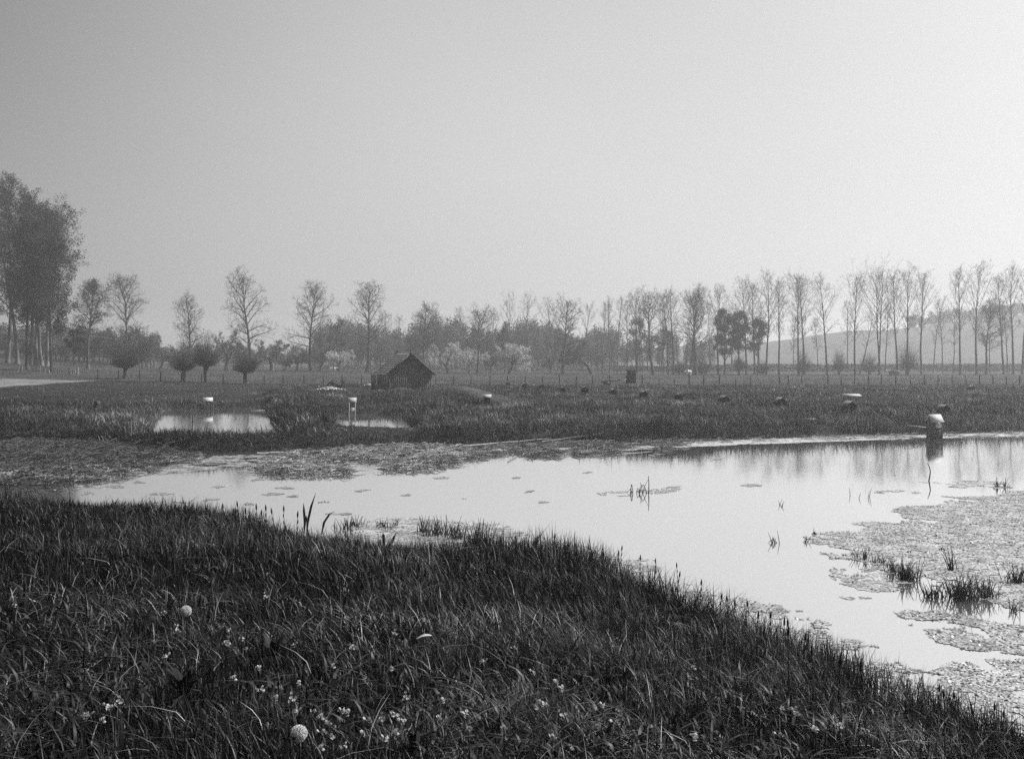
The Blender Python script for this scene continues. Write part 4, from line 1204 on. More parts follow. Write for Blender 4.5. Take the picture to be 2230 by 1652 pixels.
    mb = MB(); mb.box((.7, -.05, .02), (1.3, .03, .05)); mb.build('sill_board', M['panel'], root)
    # plank screen wall in front of the side door
    scr = empty('plank_screen', (x0-.1, d0-.6, z0-.12), R(0))
    tag(scr, 'dark plank screen with uneven top beside the left side of the shed', 'screen')
    mb = MB(); xs = -1.45
    pos = [(-1.42, .10, 1.72), (-1.27, .2, 1.52), (-1.06, .2, 1.50)]
    for (xx, ww, hh) in pos: mb.box((xx, .3, hh/2-.1), (ww, .04, hh+.2), tone=rng.random())
    mb.build('left_planks', M['tar_dark'], scr)
    mb = MB()
    for xx, hh in ((-.42, 1.50), (-.22, 1.52), (-.02, 1.62)): mb.box((xx, -.12, hh/2-.15), (.19, .04, hh+.3), tone=rng.random())
    mb.build('right_planks', M['tar_dark'], scr)
    mb = MB(); mb.tubes([(-.5, -.2, -.2)], [(-.56, -.2, 2.85)], .04, .028, 6); mb.build('pole', M['post'], scr)
    mb = MB(); mb.box((-.78, -.15, .12), (.8, .5, .05), tone=.8); mb.build('step_board', M['panel'], scr)
shed()

# ------------------------------------------------------------------ huts
def hut(name, px, d, z, rz, w, dep, eave, ridge, ov, roofmat, wallmat, label, group, stilts=0.0, panel=None, closed=True):
    """small gabled hut: local ridge runs along x; front faces -y"""
    root = empty(name, (X(px, d), d, z), rz)
    tag(root, label, 'hut', group)
    rng = random.Random(int(px))
    mb = MB(); nb = 4
    zb = stilts
    for yy in (-dep/2, dep/2):
        for i in range(nb):
            a = -w/2 + w*i/nb
            mb.box((a+w/nb/2, yy, (zb+eave)/2), (w/nb-.006, .02, eave-zb), tone=rng.random())
    for xx in (-w/2, w/2):
        v = [(xx, -dep/2+.012, zb), (xx, dep/2-.012, zb), (xx, dep/2-.012, eave), (xx, 0, ridge-.02), (xx, -dep/2+.012, eave)]
        mb.add(v, t=[(0,1,2),(0,2,3),(0,3,4)], tone=rng.random())
        v2 = [(xx*.96, b, c) for _, b, c in v]
        mb.add(v2, t=[(0,2,1),(0,3,2),(0,4,3)], tone=rng.random())
    mb.build('wall', wallmat, root)
    mb = MB()
    for sgn in (-1, 1):
        sl_ = math.hypot(dep/2, ridge-eave); ux, uz = dep/2/sl_, (ridge-eave)/sl_
        L_ = sl_ + ov*.8
        nbd = 1
        for i in range(nbd):
            s0 = L_*i/nbd; s1 = L_*(i+1)/nbd + .008
            c = Vector((0, sgn*ux*(s0+s1)/2, ridge - uz*(s0+s1)/2 + .012))
            rot = Matrix.Rotation(-sgn*math.atan2(uz, ux), 3, 'X')
            mb.box(c, (w+2*ov+rng.uniform(-.01, .01), s1-s0, .016), rot, tone=rng.uniform(.3, 1))
    mb.build('roof', roofmat, root)
    for sx_ in (-1, 1):
        for sy_ in (-1, 1):
            mb = MB(); mb.box((sx_*(w/2-.012), sy_*(dep/2+.006) , (eave+(-.35))/2), (.035, .035, eave+.33), tone=.3 if stilts == 0 else .8)
            mb.build('leg', M['panel'] if stilts else wallmat, root)
    if panel:
        for (xc, zc, pw, ph, mt) in panel:
            mb = MB(); mb.box((xc, -dep/2-.018, zc), (pw, .016, ph), tone=rng.random()); mb.build('panel', M[mt], root)
    return root
hut('water_hut', 2035, 37.6, 0, 0, .36, .58, .66, .90, .055, M['zinc'], M['hutwood'], 'tall white roofed hut standing in the water at the right', None,
    panel=[(.02, .52, .22, .20, 'panel'), (.02, .26, .22, .26, 'hutwood')])
hut('pond_hut', 453, 59.5, 0, R(17), .42, .40, .53, .70, .07, M['zinc'], M['hutwood'], 'white roofed hut on the far edge of the small left pond', 'white roofed sluice huts', panel=[(0, .30, .2, .3, 'hutwood')])
hut('pond_hut', 767, 52.6, 0, R(9), .34, .36, .78, .96, .06, M['zinc'], M['hutwood'], 'white roofed hut on pale stilts over the pond before the shed', 'white roofed sluice huts', stilts=.46,
    panel=[(0, .36, .26, .17, 'wood_pale')])
hut('pond_hut', 1061, 56, Hs(X(1061, 56), 56)-.05, 0, .36, .36, .42, .56, .06, M['zinc'], M['hutwood'], 'white roofed hut in grass on the bank right of the shed', 'white roofed sluice huts', panel=[(0, .2, .2, .22, 'hutwood')])
# thin pale rod beside the small pond hut
mb = MB(); mb.tubes([(0, 0, -.3)], [(.02, 0, .6)], .007, .006, 5, tone=.3)
o = mb.build('rod', M['wood_pale']); o.location = (X(464, 58.8), 58.8, 0); tag(o, 'thin pale rod beside the hut on the small pond', 'rod')
# plank from the water hut to the bank
mb = MB(); mb.box((0, 0, 0), (.72, .10, .025), Matrix.Rotation(R(6), 3, 'Y'), tone=.9)
o = mb.build('footboard', M['wood_pale']); o.location = (X(1996, 38.2), 38.2, Zp(928, 38.2)); tag(o, 'pale narrow board reaching left from the water hut to the bank', 'board')

cw_ = [(1106,840,9),(1142,847,9),(1180,849,11),(1225,855,12),(1273.6,858,14),(1335,862,15),(1401.6,869,16),(1478,874,17),(1576,880,22),(1699,888,24),(1849,899,30),(2054,913,22),(2115,851,16)]
names = ['farthest and smallest','second farthest','third farthest','fourth farthest','fifth farthest','middle','seventh farthest','eighth farthest','low lying ninth','nearly buried tenth','large low eleventh']
for i, (px, py, w) in enumerate(cw_):
    zg = .36; d = (CZ-zg)*F/(py-HY)
    z = Hs(X(px, d), d); d = (CZ-z)*F/(py-HY) if abs((CZ-z)) > 0 else d; z = Hs(X(px, d), d)
    ww = w*d/F*.84; z += .12
    if i < len(names): lb = 'dark gabled coop in the grass, %s in the curving row' % names[i]
    elif i == 11: lb = 'dark gabled coop half hidden behind the water hut'
    else: lb = 'tiny dark coop far off at the right near the fence'
    ww *= (.95, 1.05, .9, 1.0, 1.08)[i % 5]; dep = ww*.85
    eave = ww*(.55 if i < 8 else .28) + .04; ridge = eave + ww*.42
    # ridge runs away from the camera here, so turn the hut a quarter
    hut('coop', px, d, z, R(90+10+(i*37 % 9)), dep, ww, eave, ridge, ww*.12, M['coop_roof'], M['tar_dark'], lb, 'dark coops in a curving row')

# white board lying in the grass, right
d = 66; x = X(1855, d); z = Hs(x, d)
mb = MB(); mb.box((0, 0, 0), (1.2, .42, .035), Matrix.Rotation(R(17), 3, 'X'), tone=.7)
o = mb.build('white_board', M['zinc']); o.location = (x, d, z+.24); o.rotation_euler = (0, R(1), 0); tag(o, 'white board lying tilted in the grass at the right', 'board')
mb = MB(); mb.box((0, 0, .0), (1.0, .12, .05), tone=.9); d = 41.5; x = X(1752, d)
o = mb.build('plank', M['wood_pale']); o.location = (x, d, Hs(x, d)+.16); tag(o, 'narrow pale plank in the sedge on the right bank', 'plank')
mb = MB(); mb.box((0, 0, .0), (.9, .15, .04), tone=.9); d = 57.6; x = X(564, d)
o = mb.build('plank', M['wood_pale']); o.location = (x, d, .03); tag(o, 'pale plank at the far right corner of the small pond', 'plank')

# upright cabinet, boards and leaning plank right of the middle
d = 106; s = mpx(1, d)
x = X(1375, d); z = Zp(834, d)
root = empty('cabinet', (x, d, z), R(-8)); tag(root, 'upright dark wooden cabinet standing alone near the fence', 'cabinet')
mb = MB(); rng = random.Random(3)
for i in range(9): mb.box((0, 0, .08+i*.155), (.86, .55, .15), tone=rng.random())
mb.build('body', M['post'], root)
mb = MB(); mb.box((0, 0, 1.50), (.92, .62, .05), tone=.3); mb.build('top', M['tar'], root)
mb = MB(); mb.box((-.45, -.29, .72), (.06, .05, 1.55), tone=.1); mb.box((.45, -.29, .72), (.06, .05, 1.55), tone=.3); mb.build('corner_post', M['tar'], root)
mb = MB(); mb.bar((0, 0, 0), (.68, 0, .62), .10, .05, tone=.9); o = mb.build('leaning_plank', M['wood_pale'])
x = X(1350, d-.8); o.location = (x, d-.8, Zp(837, d-.8)); tag(o, 'pale plank leaning against the left of the cabinet', 'plank')
for k, (px0, px1, pa, pb, th, m_, lb) in enumerate([(1310, 1351, 832, 828, .14, 'tar', 'dark board propped in the grass left of the cabinet'), (1313, 1330, 835, 835, .30, 'tar', 'dark crate under the propped board left of the cabinet'),
    (1346, 1356, 833, 833, .06, 'wood_pale', 'small pale board between the propped board and the cabinet'), (1384, 1392, 839, 839, .07, 'wood_pale', 'small pale block lying in front of the cabinet')]):
    mb = MB(); xa, xb = X(px0, d), X(px1, d); za, zb = Zp(pa, d), Zp(pb, d)
    mb.bar((xa, d, za+.05), (xb, d, zb+.05), .25, th, tone=.4); o = mb.build(('board', 'crate', 'board', 'block')[k], M[m_]); tag(o, lb, ('board', 'crate', 'board', 'block')[k])

# tipped barrow and pale rubble left of the shed
d = 95; x = X(738, d); z = Hs(x, d)+.12
root = empty('wheelbarrow', (x, d, z), 0); tag(root, 'dark tipped wheelbarrow with its two shafts in the air by the rubble heap', 'wheelbarrow')
mb = MB(); mb.box((-.25, 0, .28), (.9, .7, .3), Matrix.Rotation(R(12), 3, 'Y'), tone=.4, taper=1.2); mb.build('tray', M['tar'], root)
for a, b in (((-1.25, .25, .15), (-.55, .25, .82)), ((.2, -.25, .15), (.80, -.25, .80))):
    mb = MB(); mb.bar(a, b, .09, .12, tone=.4); mb.build('shaft', M['tar'], root)
mb = MB()
for k in range(14):
    a0, a1 = k*2*math.pi/14, (k+1)*2*math.pi/14
    mb.bar((.15+.26*math.cos(a0), -.1, .26+.26*math.sin(a0)), (.15+.26*math.cos(a1), -.1, .26+.26*math.sin(a1)), .05, .06)
for k in range(3):
    a0 = k*math.pi/3; mb.bar((.15-.26*math.cos(a0), -.1, .26-.26*math.sin(a0)), (.15+.26*math.cos(a0), -.1, .26+.26*math.sin(a0)), .035, .035)
mb.build('wheel', M['tar'], root)
def heap(name, px, py, d, wpx, h, n, label, cat, mat='stone', size=(.08, .26)):
    rng = np.random.RandomState(int(px)); x0 = X(px, d); z0 = Hs(x0, d); w = mpx(wpx, d)*.5
    mb = MB()
    for i in range(n):
        a = rng.uniform(0, 6.28); r = abs(rng.normal(0, .5)); cx = math.cos(a)*r*w; cy = math.sin(a)*r*w*.6
        s = rng.uniform(*size)
        rot = Matrix.Rotation(rng.uniform(0, 3), 3, 'Z') @ Matrix.Rotation(rng.uniform(-.6, .6), 3, 'X')
        zt = Hs(x0+cx, d+cy)-z0 if i % 4 == 0 else 0
        mb.box((cx, cy, zt + h*math.exp(-r*r*1.6)*rng.uniform(.6, 1) + .02), (s, s*rng.uniform(.4, 1), s*rng.uniform(.2, .5)), rot, tone=rng.rand(), taper=rng.uniform(.6, 1))
    o = mb.build(name, M[mat]); o.location = (x0, d, z0); tag(o, label, cat, kind='stuff')
heap('rubble_heap', 716, 850, 88, 56, .26, 420, 'heap of pale rubble and straw left of the shed', 'rubble')
heap('rubble_heap', 625, 853, 84, 70, .16, 240, 'low scattered pale litter left of the rubble heap', 'rubble')
heap('rubble_heap', 802, 846, 100, 26, .22, 120, 'small pale heap close to the left of the shed', 'rubble')
heap('rubble_heap', 850, 852, 86, 60, .03, 150, 'pale chips strewn along the mound before the shed', 'rubble', size=(.05, .18))
heap('rubble_heap', 905, 854, 85, 70, .03, 130, 'pale chips strewn along the foot of the shed gable', 'rubble', size=(.05, .16))

# stakes, stump
d = P(418, 938)[1]; mb = MB()
for k in range(5):
    a = np.array([.006*k, 0, -.3 + .22*k]); mb.tubes([a], [a+[.006, 0, .22]], .024-.001*k, .023-.001*k, 6, tone=.2)
o = mb.build('pond_stake', M['post']); o.location = (X(418, 39.5), 39.5, 0); tag(o, 'thin dark stake standing in the small left pond', 'stake')
d = 2.65*F/(890-HY); x = X(210, d)
mb = MB(); prof = [(-.1, .17), (.12, .155), (.28, .16), (.36, .13), (.40, .05)]
for (z1, r1), (z2, r2) in zip(prof[:-1], prof[1:]): mb.tubes([(z1*.2, 0, z1)], [(z2*.2, 0, z2)], r1, r2, 9, tone=.2)
o = mb.build('tree_stump', M['tar']); o.location = (x, d, Hs(x, d)+.05); tag(o, 'dark stump standing alone in the left meadow', 'stump')
for px, py, hpx, lb in ((1985, 845, 8, 'short dark peg in the grass below the right fence'), (2077, 847, 9, 'short dark peg right of the first peg below the fence'), (2149, 849, 9, 'short dark peg near the tiny far coop'), (2206, 850, 11, 'short dark peg near the right edge'), (1290, 900, 14, 'dark forked peg in the rough grass before the coop row'), (590, 872, 8, 'small dark peg on the ridge between the ponds')):
    zg = .3; d = (CZ-zg)*F/(py-HY); x = X(px, d); z = Hs(x, d); h = hpx*d/F+.1
    mb = MB(); mb.tubes([(0, 0, -.1)], [(.02, 0, h*.6)], .03, .028, 6); mb.tubes([(.02, 0, h*.6)], [(.0, 0, h+.12)], .028, .02, 6)
    o = mb.build('peg', M['tar']); o.location = (x, d, z); tag(o, lb, 'peg', 'pegs in the rough meadow')

# ------------------------------------------------------------------ cattle
def cow(px, d, scale, rz, coat, label, lying=False, head_down=False):
    x = X(px, d); z = Hs(x, d)
    root = empty('cow', (x, d, z), rz); root.scale = (scale,)*3
    tag(root, label, 'cow')
    me = bpy.data.meshes.new('body'); bm = bmesh.new(); sk = bm.verts.layers.skin.verify()
    dz = -.42 if lying else 0
    def v(co, r): 
        q = bm.verts.new((co[0], co[1], co[2])); q[sk].radius = (r[0], r[1]) if isinstance(r, tuple) else (r, r); return q
    hip = v((-.75, 0, 1.05+dz), (.27, .30)); root_v = hip
    mid = v((-.15, 0, .98+dz), (.36, .38)); sh = v((.55, 0, 1.05+dz), (.29, .36)); neck = v((.92, 0, (1.12 if not head_down else .95)+dz), (.17, .23))
    if head_down: poll = v((1.22, 0, .62), (.13, .15)); muz = v((1.42, 0, .25), (.08, .09)); mh = v((1.33, 0, .42), (.11, .12))
    else: poll = v((1.25, 0, 1.28+dz), (.13, .15)); mh = v((1.42, 0, 1.18+dz), (.11, .12)); muz = v((1.60, 0, 1.06+dz), (.085, .09))
    e = bm.edges.new
    for a, b in ((hip, mid), (mid, sh), (sh, neck), (neck, poll), (poll, mh), (mh, muz)): e((a, b))
    tail0 = v((-1.0, 0, 1.15+dz), .05); tail1 = v((-1.08, 0, .6+dz*.5), .028); e((hip, tail0)); e((tail0, tail1))
    for sy_ in (-1, 1):
        if lying:
            a = v((.5, sy_*.25, .35), .12); b = v((.85, sy_*.3, .12), .07); c = v((.5, sy_*.33, .07), .055); e((sh, a)); e((a, b)); e((b, c))
            a = v((-.65, sy_*.28, .35), .16); b = v((-.25, sy_*.38, .14), .08); c = v((-.7, sy_*.42, .07), .055); e((hip, a)); e((a, b)); e((b, c))
        else:
            a = v((.58, sy_*.2, .72), .13); b = v((.60, sy_*.2, .40), .075); c = v((.57, sy_*.2, .06), .06); e((sh, a)); e((a, b)); e((b, c))
            a = v((-.72, sy_*.2, .75), .16); b = v((-.84, sy_*.2, .42), .08); c = v((-.78, sy_*.2, .06), .06); e((hip, a)); e((a, b)); e((b, c))
        ea = v((poll.co.x-.02, sy_*.24, poll.co.z+.03), .035); e((poll, ea))
    for q in bm.verts: q[sk].use_root = False
    mid[sk].use_root = True
    bm.to_mesh(me); bm.free()
    mt = bpy.data.materials.new('cow_coat'); mt.use_nodes = True
    n = mt.node_tree; bs = n.nodes['Principled BSDF']; bs.inputs['Roughness'].default_value = .85
    tcn = n.nodes.new('ShaderNodeTexCoord'); sp = n.nodes.new('ShaderNodeSeparateXYZ'); cr = n.nodes.new('ShaderNodeValToRGB')
    n.links.new(tcn.outputs['Object'], sp.inputs[0]); mr_ = n.nodes.new('ShaderNodeMapRange'); mr_.inputs[1].default_value = -1; mr_.inputs[2].default_value = 1.6
    n.links.new(sp.outputs['X'], mr_.inputs[0]); n.links.new(mr_.outputs[0], cr.inputs[0]); n.links.new(cr.outputs[0], bs.inputs['Base Color'])
    cr.color_ramp.interpolation = 'CONSTANT'
    while len(cr.color_ramp.elements) < len(coat): cr.color_ramp.elements.new(.5)
    for el, (p, c) in zip(cr.color_ramp.elements, coat): el.position = p; el.color = (c, c, c, 1)
    me.materials.append(mt)
    o = link(bpy.data.objects.new('body', me)); o.parent = root
    md = o.modifiers.new('skin', 'SKIN'); md.use_smooth_shade = True
    sb = o.modifiers.new('sub', 'SUBSURF'); sb.levels = 2; sb.render_levels = 2
    for sy_ in (-1, 1):
        mb = MB(); p = Vector(poll_pos(head_down, dz)); mb.tubes([tuple(p+Vector((0, sy_*.1, .1)))], [tuple(p+Vector((.04, sy_*.22, .26)))], .035, .012, 6, tone=.8)
        mb.build('horn', M['wood_pale'], root)
def poll_pos(hd, dz): return (1.22, 0, .62) if hd else (1.25, 0, 1.28+dz)
cow(725, 178, .62, R(10), [(0, .75), (.38, .05), (.52, .8)], 'small white calf with a dark middle left of the tallest bare tree')
cow(1498, 176, .72, R(205), [(0, .75), (.50, .12), (.62, .7), (.8, .10)], 'white cow with a dark head grazing right of the cabinet', head_down=True)
cow(1947, 176, 1.05, R(186), [(0, .06), (.80, .75)], 'dark cow with a white head lying beside the large round willow', lying=True)

# ------------------------------------------------------------------ water plants as things
def reed_clump(px, py, n, hpx, wpx, label, seed, name='reed_clump', bent=.3, rmul=1.0, cat='reeds', group='reed clumps standing in the water', z=0.0, tone=(.0, .7)):
    x0, d0 = P(px, py, z); rng = np.random.RandomState(seed); bases = []
    if px > 1800 and n > 5: n = int(n*1.6); hpx *= 1.2
    mb = MB(); h = hpx*d0/F; w = wpx*d0/F*.5
    for i in range(n):
        bx = rng.normal(0, .5)*w; by = rng.normal(0, .5)*w
        hh = h*rng.uniform(.45, 1.05); az = rng.uniform(0, 6.28); ln = rng.uniform(0, .35)
        b0 = np.array([bx, by, -.05]); bases.append((bx, by))
        brk = rng.rand() < bent
        pts = [b0]
        k = 5; dirv = np.array([math.cos(az)*ln, math.sin(az)*ln, 1.0])
        for j in range(k):
            t = (j+1)/k
            if brk and t > .6: dirv = np.array([math.cos(az)*.9, math.sin(az)*.3, -.75])
            else: dirv = dirv + np.array([math.cos(az), math.sin(az), 0])*.06
            pts.append(pts[-1] + dirv/np.linalg.norm(dirv)*hh/k)
        r = (.0045 + .0002*d0)*rmul
        A = np.array(pts[:-1]); B = np.array(pts[1:]); ra = r*np.linspace(1, .5, k); rb = r*np.linspace(.9, .3, k)
        mb.tubes(A, B, ra, rb, 4, tone=rng.uniform(*tone))
    # creeping rootstock under the water joins the stems
    rs = sorted(bases)
    for a, b in zip(rs[:-1], rs[1:]): mb.tubes([(a[0], a[1], -.06)], [(b[0], b[1], -.06)], .012, .012, 5, tone=.2)
    o = mb.build(name, M['sedge']); o.location = (x0, d0, z); tag(o, label, cat, group)
rc = [(1385,1073,11,42,44,'bent reed stems in open water left of the tall straight stem',.7),
      (1690,1182,9,34,22,'small dark broken reed clump at the left tip of the weed mat',.4),
      (1757,1180,6,26,12,'thin leafy stems right of the broken reed clump',.2),
      (1778,1163,8,20,14,'short spiky tuft behind the thin leafy stems',.3),
      (1878,1218,12,34,34,'loose reed tuft in the middle of the pale weed mat',.2),
      (1915,1225,10,26,26,'low reed tuft just right of the loose middle tuft',.2),
      (1975,1262,44,50,50,'dense reed clump at the lower left edge of the big mat',.25),
      (1945,1245,14,36,26,'upright reed tuft left of the dense clump',.25),
      (2030,1300,26,38,36,'reed clump between the two dense lower clumps',.25),
      (2095,1302,70,58,70,'largest dense reed clump in the water at right',.2),
      (2072,1240,10,52,16,'single tall spiky clump above the largest reed clump',.1),
      (2150,1300,26,44,44,'loose reeds right of the largest reed clump',.25),
      (2210,1268,30,44,36,'reed clump close to the right edge, beyond the largest clump',.25),
      (2208,1330,9,34,26,'sparse reed stems at the right edge nearest the viewer',.3),
      (1868,1255,5,30,16,'few thin stems in clear water below the weed mat',.1),
      (2180,1060,12,24,30,'far small reed tuft at the right edge',.3),
      (1943,1035,4,12,8,'tiny bent reed left of the curved stem',.8),
      (1700,1100,4,26,60,'very thin scattered stems in the middle of the water',.0),
      (1870,1080,4,26,70,'very thin scattered stems right of the water middle',.0),
      (960,1166,60,52,60,'reed clump in the shallows left of the tallest near clump',.2),
      (1040,1186,80,62,50,'tallest reed clump in the near shallows',.2),
      (1000,1172,40,40,40,'low leafy tuft between the two near reed clumps',.2),
      (925,1158,24,44,30,'thin reeds left of the near clumps in the shallows',.1),
      (760,1150,44,34,60,'low reed tufts in the shallows right of the sword leaves',.3),
      (840,1146,30,30,60,'sparse low reeds in the shallows near the bank',.3),
      (1125,1184,24,26,34,'small spreading tuft right of the tallest near clump',.4)]
for i, (px, py, n, h, w, lb, bt) in enumerate(rc):
    reed_clump(px, py, n, h, w, lb, 40+i, bent=bt)
def stem(px, py, pts, r, label, name='bulrush', w0=1.0):
    x0, d0 = P(px, py); s = d0/F
    mb = MB(); Q = [np.array([a*s, 0, b*s]) for a, b in pts]
    n = len(Q)-1
    for k in range(n): mb.tubes([Q[k]], [Q[k+1]], r*(1-.5*k/n), r*(1-.5*(k+1)/n), 5, tone=.2)
    o = mb.build(name, M['sedge']); o.location = (x0, d0, 0); tag(o, label, 'reed')
stem(1412, 1074, [(0,-6),(1,12),(1,24),(0,38)], .014, 'tall straight dark reed stem right of the bent reeds')
stem(2022, 1047, [(0,-4),(3,12),(4,22),(1,32),(-2,39)], .018, 'curved dark stem standing below the water hut')
# broad sword leaves by the left shore
for px, py, pts, lb in ((662, 1150, [(0,-6),(2,20),(0,45),(-1,62)], 'upright dark sword leaf at the left shore'), (668, 1150, [(0,-6),(2,20),(10,55),(20,84)], 'long dark sword leaf leaning right at the left shore'),
                        (700, 1152, [(0,-6),(6,22),(18,40),(30,46)], 'thin arching leaf right of the sword leaves'),
                        (838, 1205, [(0,-6),(-2,24),(-3,48),(-4,52)], 'short broad upright leaf on the bank before the shallows'), (845, 1205, [(0,-6),(4,20),(12,42),(18,54)], 'short broad leaf leaning right beside the upright one')):
    x0, d0 = P(px, py, .1); s = d0/F; mb = MB(); n = len(pts)-1
    L_, R_ = [], []
    wv = [.4, 1, .9, .08]
    V = []
    for (a, b), w in zip(pts, wv):
        V += [(a*s - .022*w, -.004, b*s), (a*s, .006, b*s), (a*s + .022*w, -.004, b*s)]
    q = []
    for k in range(n):
        for j in range(2): q.append((3*k+j, 3*k+j+1, 3*k+4+j, 3*k+3+j))
    mb.add(V, q=q, tone=.3); o = mb.build('sword_leaf', M['broad']); o.location = (x0, d0, .05); tag(o, lb, 'leaf', 'broad sword leaves on the near shore')

# poles lying along the far shore
rng = random.Random(12)
pl = [(985,972,1200,960,'longest pale pole lying against the reed bank'),(1010,985,1260,962,'pale pole second in the bundle on the far shore'),(1060,981,1330,972,'thin pole floating low along the far shore'),
      (1130,985,1380,962,'dark wet pole crossing the floating bundle'),(1180,962,1310,958,'short pale pole nearest the bank'),(1190,980,1400,966,'thin pole at the right end of the bundle'),
      (1090,976,1240,980,'short thin pole crossing under the others'),(1000,978,1120,972,'short pole at the left end of the bundle'),(1250,985,1420,975,'thin pole nearest the open water'),
      (1105,955,1150,972,'stick leaning from the sedge down to the water'),(1150,950,1190,978,'longer stick leaning from the sedge to the bundle'),(560,986,650,982,'pale stick at the foot of the left grassy bank'),
      (70,1044,150,1040,'thin pale stick on the mud at the left'),(215,1032,290,1022,'pale pole lying on the left mud near the water')]
for i, (a, b, c, e_, lb) in enumerate(pl):
    za = .07; xa, ya = P(a, b, za); xb, yb = P(c, e_, za)
    if b < 960: xa, ya = P(a, b+20, 0); za = .5
    za2 = max(.05, Hs(xb, yb)+.03)
    za1 = max(za, Hs(xa, ya)+.03)
    mb = MB(); k = 6; pr = None
    for j in range(k+1):
        t = j/k; q = np.array([(xb-xa)*t, (yb-ya)*t + rng.uniform(-.03, .03), (za2-za1)*t + rng.uniform(-.01, .015)])
        if pr is not None: mb.tubes([pr], [q], .022*(1-.5*(j-1)/k), .022*(1-.5*j/k), 6, tone=.3+.5*rng.random())
        pr = q
    o = mb.build('pole', M['wood_pale'] if i not in (3, 9, 10) else M['post']); o.location = (xa, ya, za1); tag(o, lb, 'pole', 'poles and sticks on the far shore')

# ------------------------------------------------------------------ flowering sedges on the near shore
def ray_ground(px, py, above):
    d = 3.0
    for k in range(600):
        z = Zp(py, d)
        if z <= Hs(X(px, d), d) + above: return d
        d += .03 if d < 12 else .06
    return d
sg = []
for v_ in range(4):
    rng = random.Random(60+v_)
    root = empty('sedge_stem', (0, 0, 0)); mb = MB(); pr = Vector((0, 0, -.05)); dd = Vector((rng.uniform(-.15, .15), 0, 1))
    h = .62
    for k in range(6):
        dd = (dd + Vector((rng.uniform(-.06, .06), rng.uniform(-.05, .05), 0))).normalized(); q = pr + dd*h/6
        mb.tubes([tuple(pr)], [tuple(q)], .0035-.0003*k, .0032-.0003*k, 5, tone=.4); pr = q
    mb.build('stem', M['sedge'], root)
    for f, sc in ((0, 1.0), (.06, .6), (.12, .5)):
        c = pr - dd*f + Vector((.006*(f > 0), 0, 0)); mb = MB()
        prof = [(-.022, .002), (-.010, .0065), (.006, .0082), (.022, .005), (.034, .0008)]
        for (z1, r1), (z2, r2) in zip(prof[:-1], prof[1:]): mb.tubes([tuple(c+dd*z1*sc*1.2)], [tuple(c+dd*z2*sc*1.2)], r1*sc, r2*sc, 6, tone=.2)
        mb.build('seed_head', M['sedge'], root)
    sg.append(root)
used = set()
tops = [(1203,1155),(1290,1184),(1344,1182),(1338,1195),(1427,1209),(1478,1222),(1462,1238),(1590,1288),(1600,1300),(1635,1302),(1632,1320),(1703,1342),(1722,1338),(1716,1352),(1740,1372),(1830,1418),(1843,1432),(1872,1430),(1888,1440),(1899,1455),(2035,1482),(2060,1500),(2100,1502),(2163,1520),(2190,1540),
        (405,1098),(432,1096),(470,1093),(530,1085),(540,1100),(560,1092),(565,1104),(585,1088),(520,1102),(500,1104),(620,1096),(640,1108),(382,1104),(360,1108),(330,1104),(300,1106),(1135,1160),(1096,1166),(690,1118),(1250,1190),(1390,1205),(1520,1258),(1560,1280),(1660,1325),(1780,1395),(450,1102),(605,1102)]
tops.sort()
ORD = words + ['thirty-ninth','fortieth'] + ['forty-'+w for w in words[:9]] + ['fiftieth'] + ['fifty-'+w for w in words[:9]] + ['sixtieth']
for i, (px, py) in enumerate(tops):
    # walk out to the shore line for this column, stand the stem where its head meets the sight line
    rng = random.Random(i)
    best = None; d = 5.0
    while d < 22:
        x = X(px, d); g = Hs(x, d); top = Zp(py, d)
        hh = top - g
        if .30 < hh < .72 and g > -.02:
            best = (x, d, g, hh)
            if hh < .58: break
        d += .12
    if best is None: continue
    x, d, g, hh = best
    src = sg[i % 4]
    if (i % 4) not in used: o = src; used.add(i % 4)
    else: o = copy_tree(src)
    o.location = (x, d, g); o.rotation_euler = (rng.uniform(-.12, .12), rng.uniform(-.12, .12), rng.uniform(0, 6.28)); o.scale = (hh/.62*1.0,)*3
    tag(o, 'dark sedge stem with knobbly seed heads on the near bank, %s from the left' % ORD[i], 'sedge', 'flowering sedge stems on the near bank')

# ------------------------------------------------------------------ flowers
def clock(px, py, diam_px, label, part=False):
    d = .05/diam_px*F; x, z = X(px, d), Zp(py, d); g = Hs(x, d)
    root = empty('dandelion_clock', (x, d, g)); tag(root, label, 'dandelion')
    hz = z-g; rng = np.random.RandomState(int(px))
    mb = MB(); A = [(.02*math.sin(k*.3), 0, hz*k/8) for k in range(9)]; A = np.array(A); A[:, 0] -= A[-1, 0]
    mb.tubes(A[:-1], A[1:], .0022, .0020, 6, tone=.6); mb.build('stem', M['broad'], root)
    n = 420; v = rng.normal(size=(n, 3)); v /= np.linalg.norm(v, axis=1, keepdims=True)
    if part: v = v[~((v[:, 0] < -.2) & (v[:, 2] < .1) & (v[:, 1] < .5))]
    n = len(v); c = np.array([0, 0, hz]); R0 = .025
    mb = MB(); mb.tubes(np.repeat([c], n, 0) + v*.004, c + v*R0*.8, .0004, .0003, 3, tone=.6)
    for k in range(7):
        j = rng.normal(size=(n, 3)); j -= (j*v).sum(1, keepdims=True)*v; j /= np.linalg.norm(j, axis=1, keepdims=True)
        a = c + v*R0*.8; b = c + v*R0*rng.uniform(.82, 1.06, (n, 1)) + j*.0065
        mb.tubes(a, b, .0005, .0004, 3, tone=rng.rand(n))
    mb.build('seed_ball', M['seed'], root)
    mb = MB(); mb.tubes([(0, 0, hz-.006)], [(0, 0, hz+.004)], .003, .005, 8, tone=.2); mb.build('receptacle', M['sedge'], root)
clock(405, 1330, 23, 'round white dandelion clock in the left foreground grass')
clock(651, 1596, 35, 'largest white dandelion clock with a gap, near the bottom of the view', True)

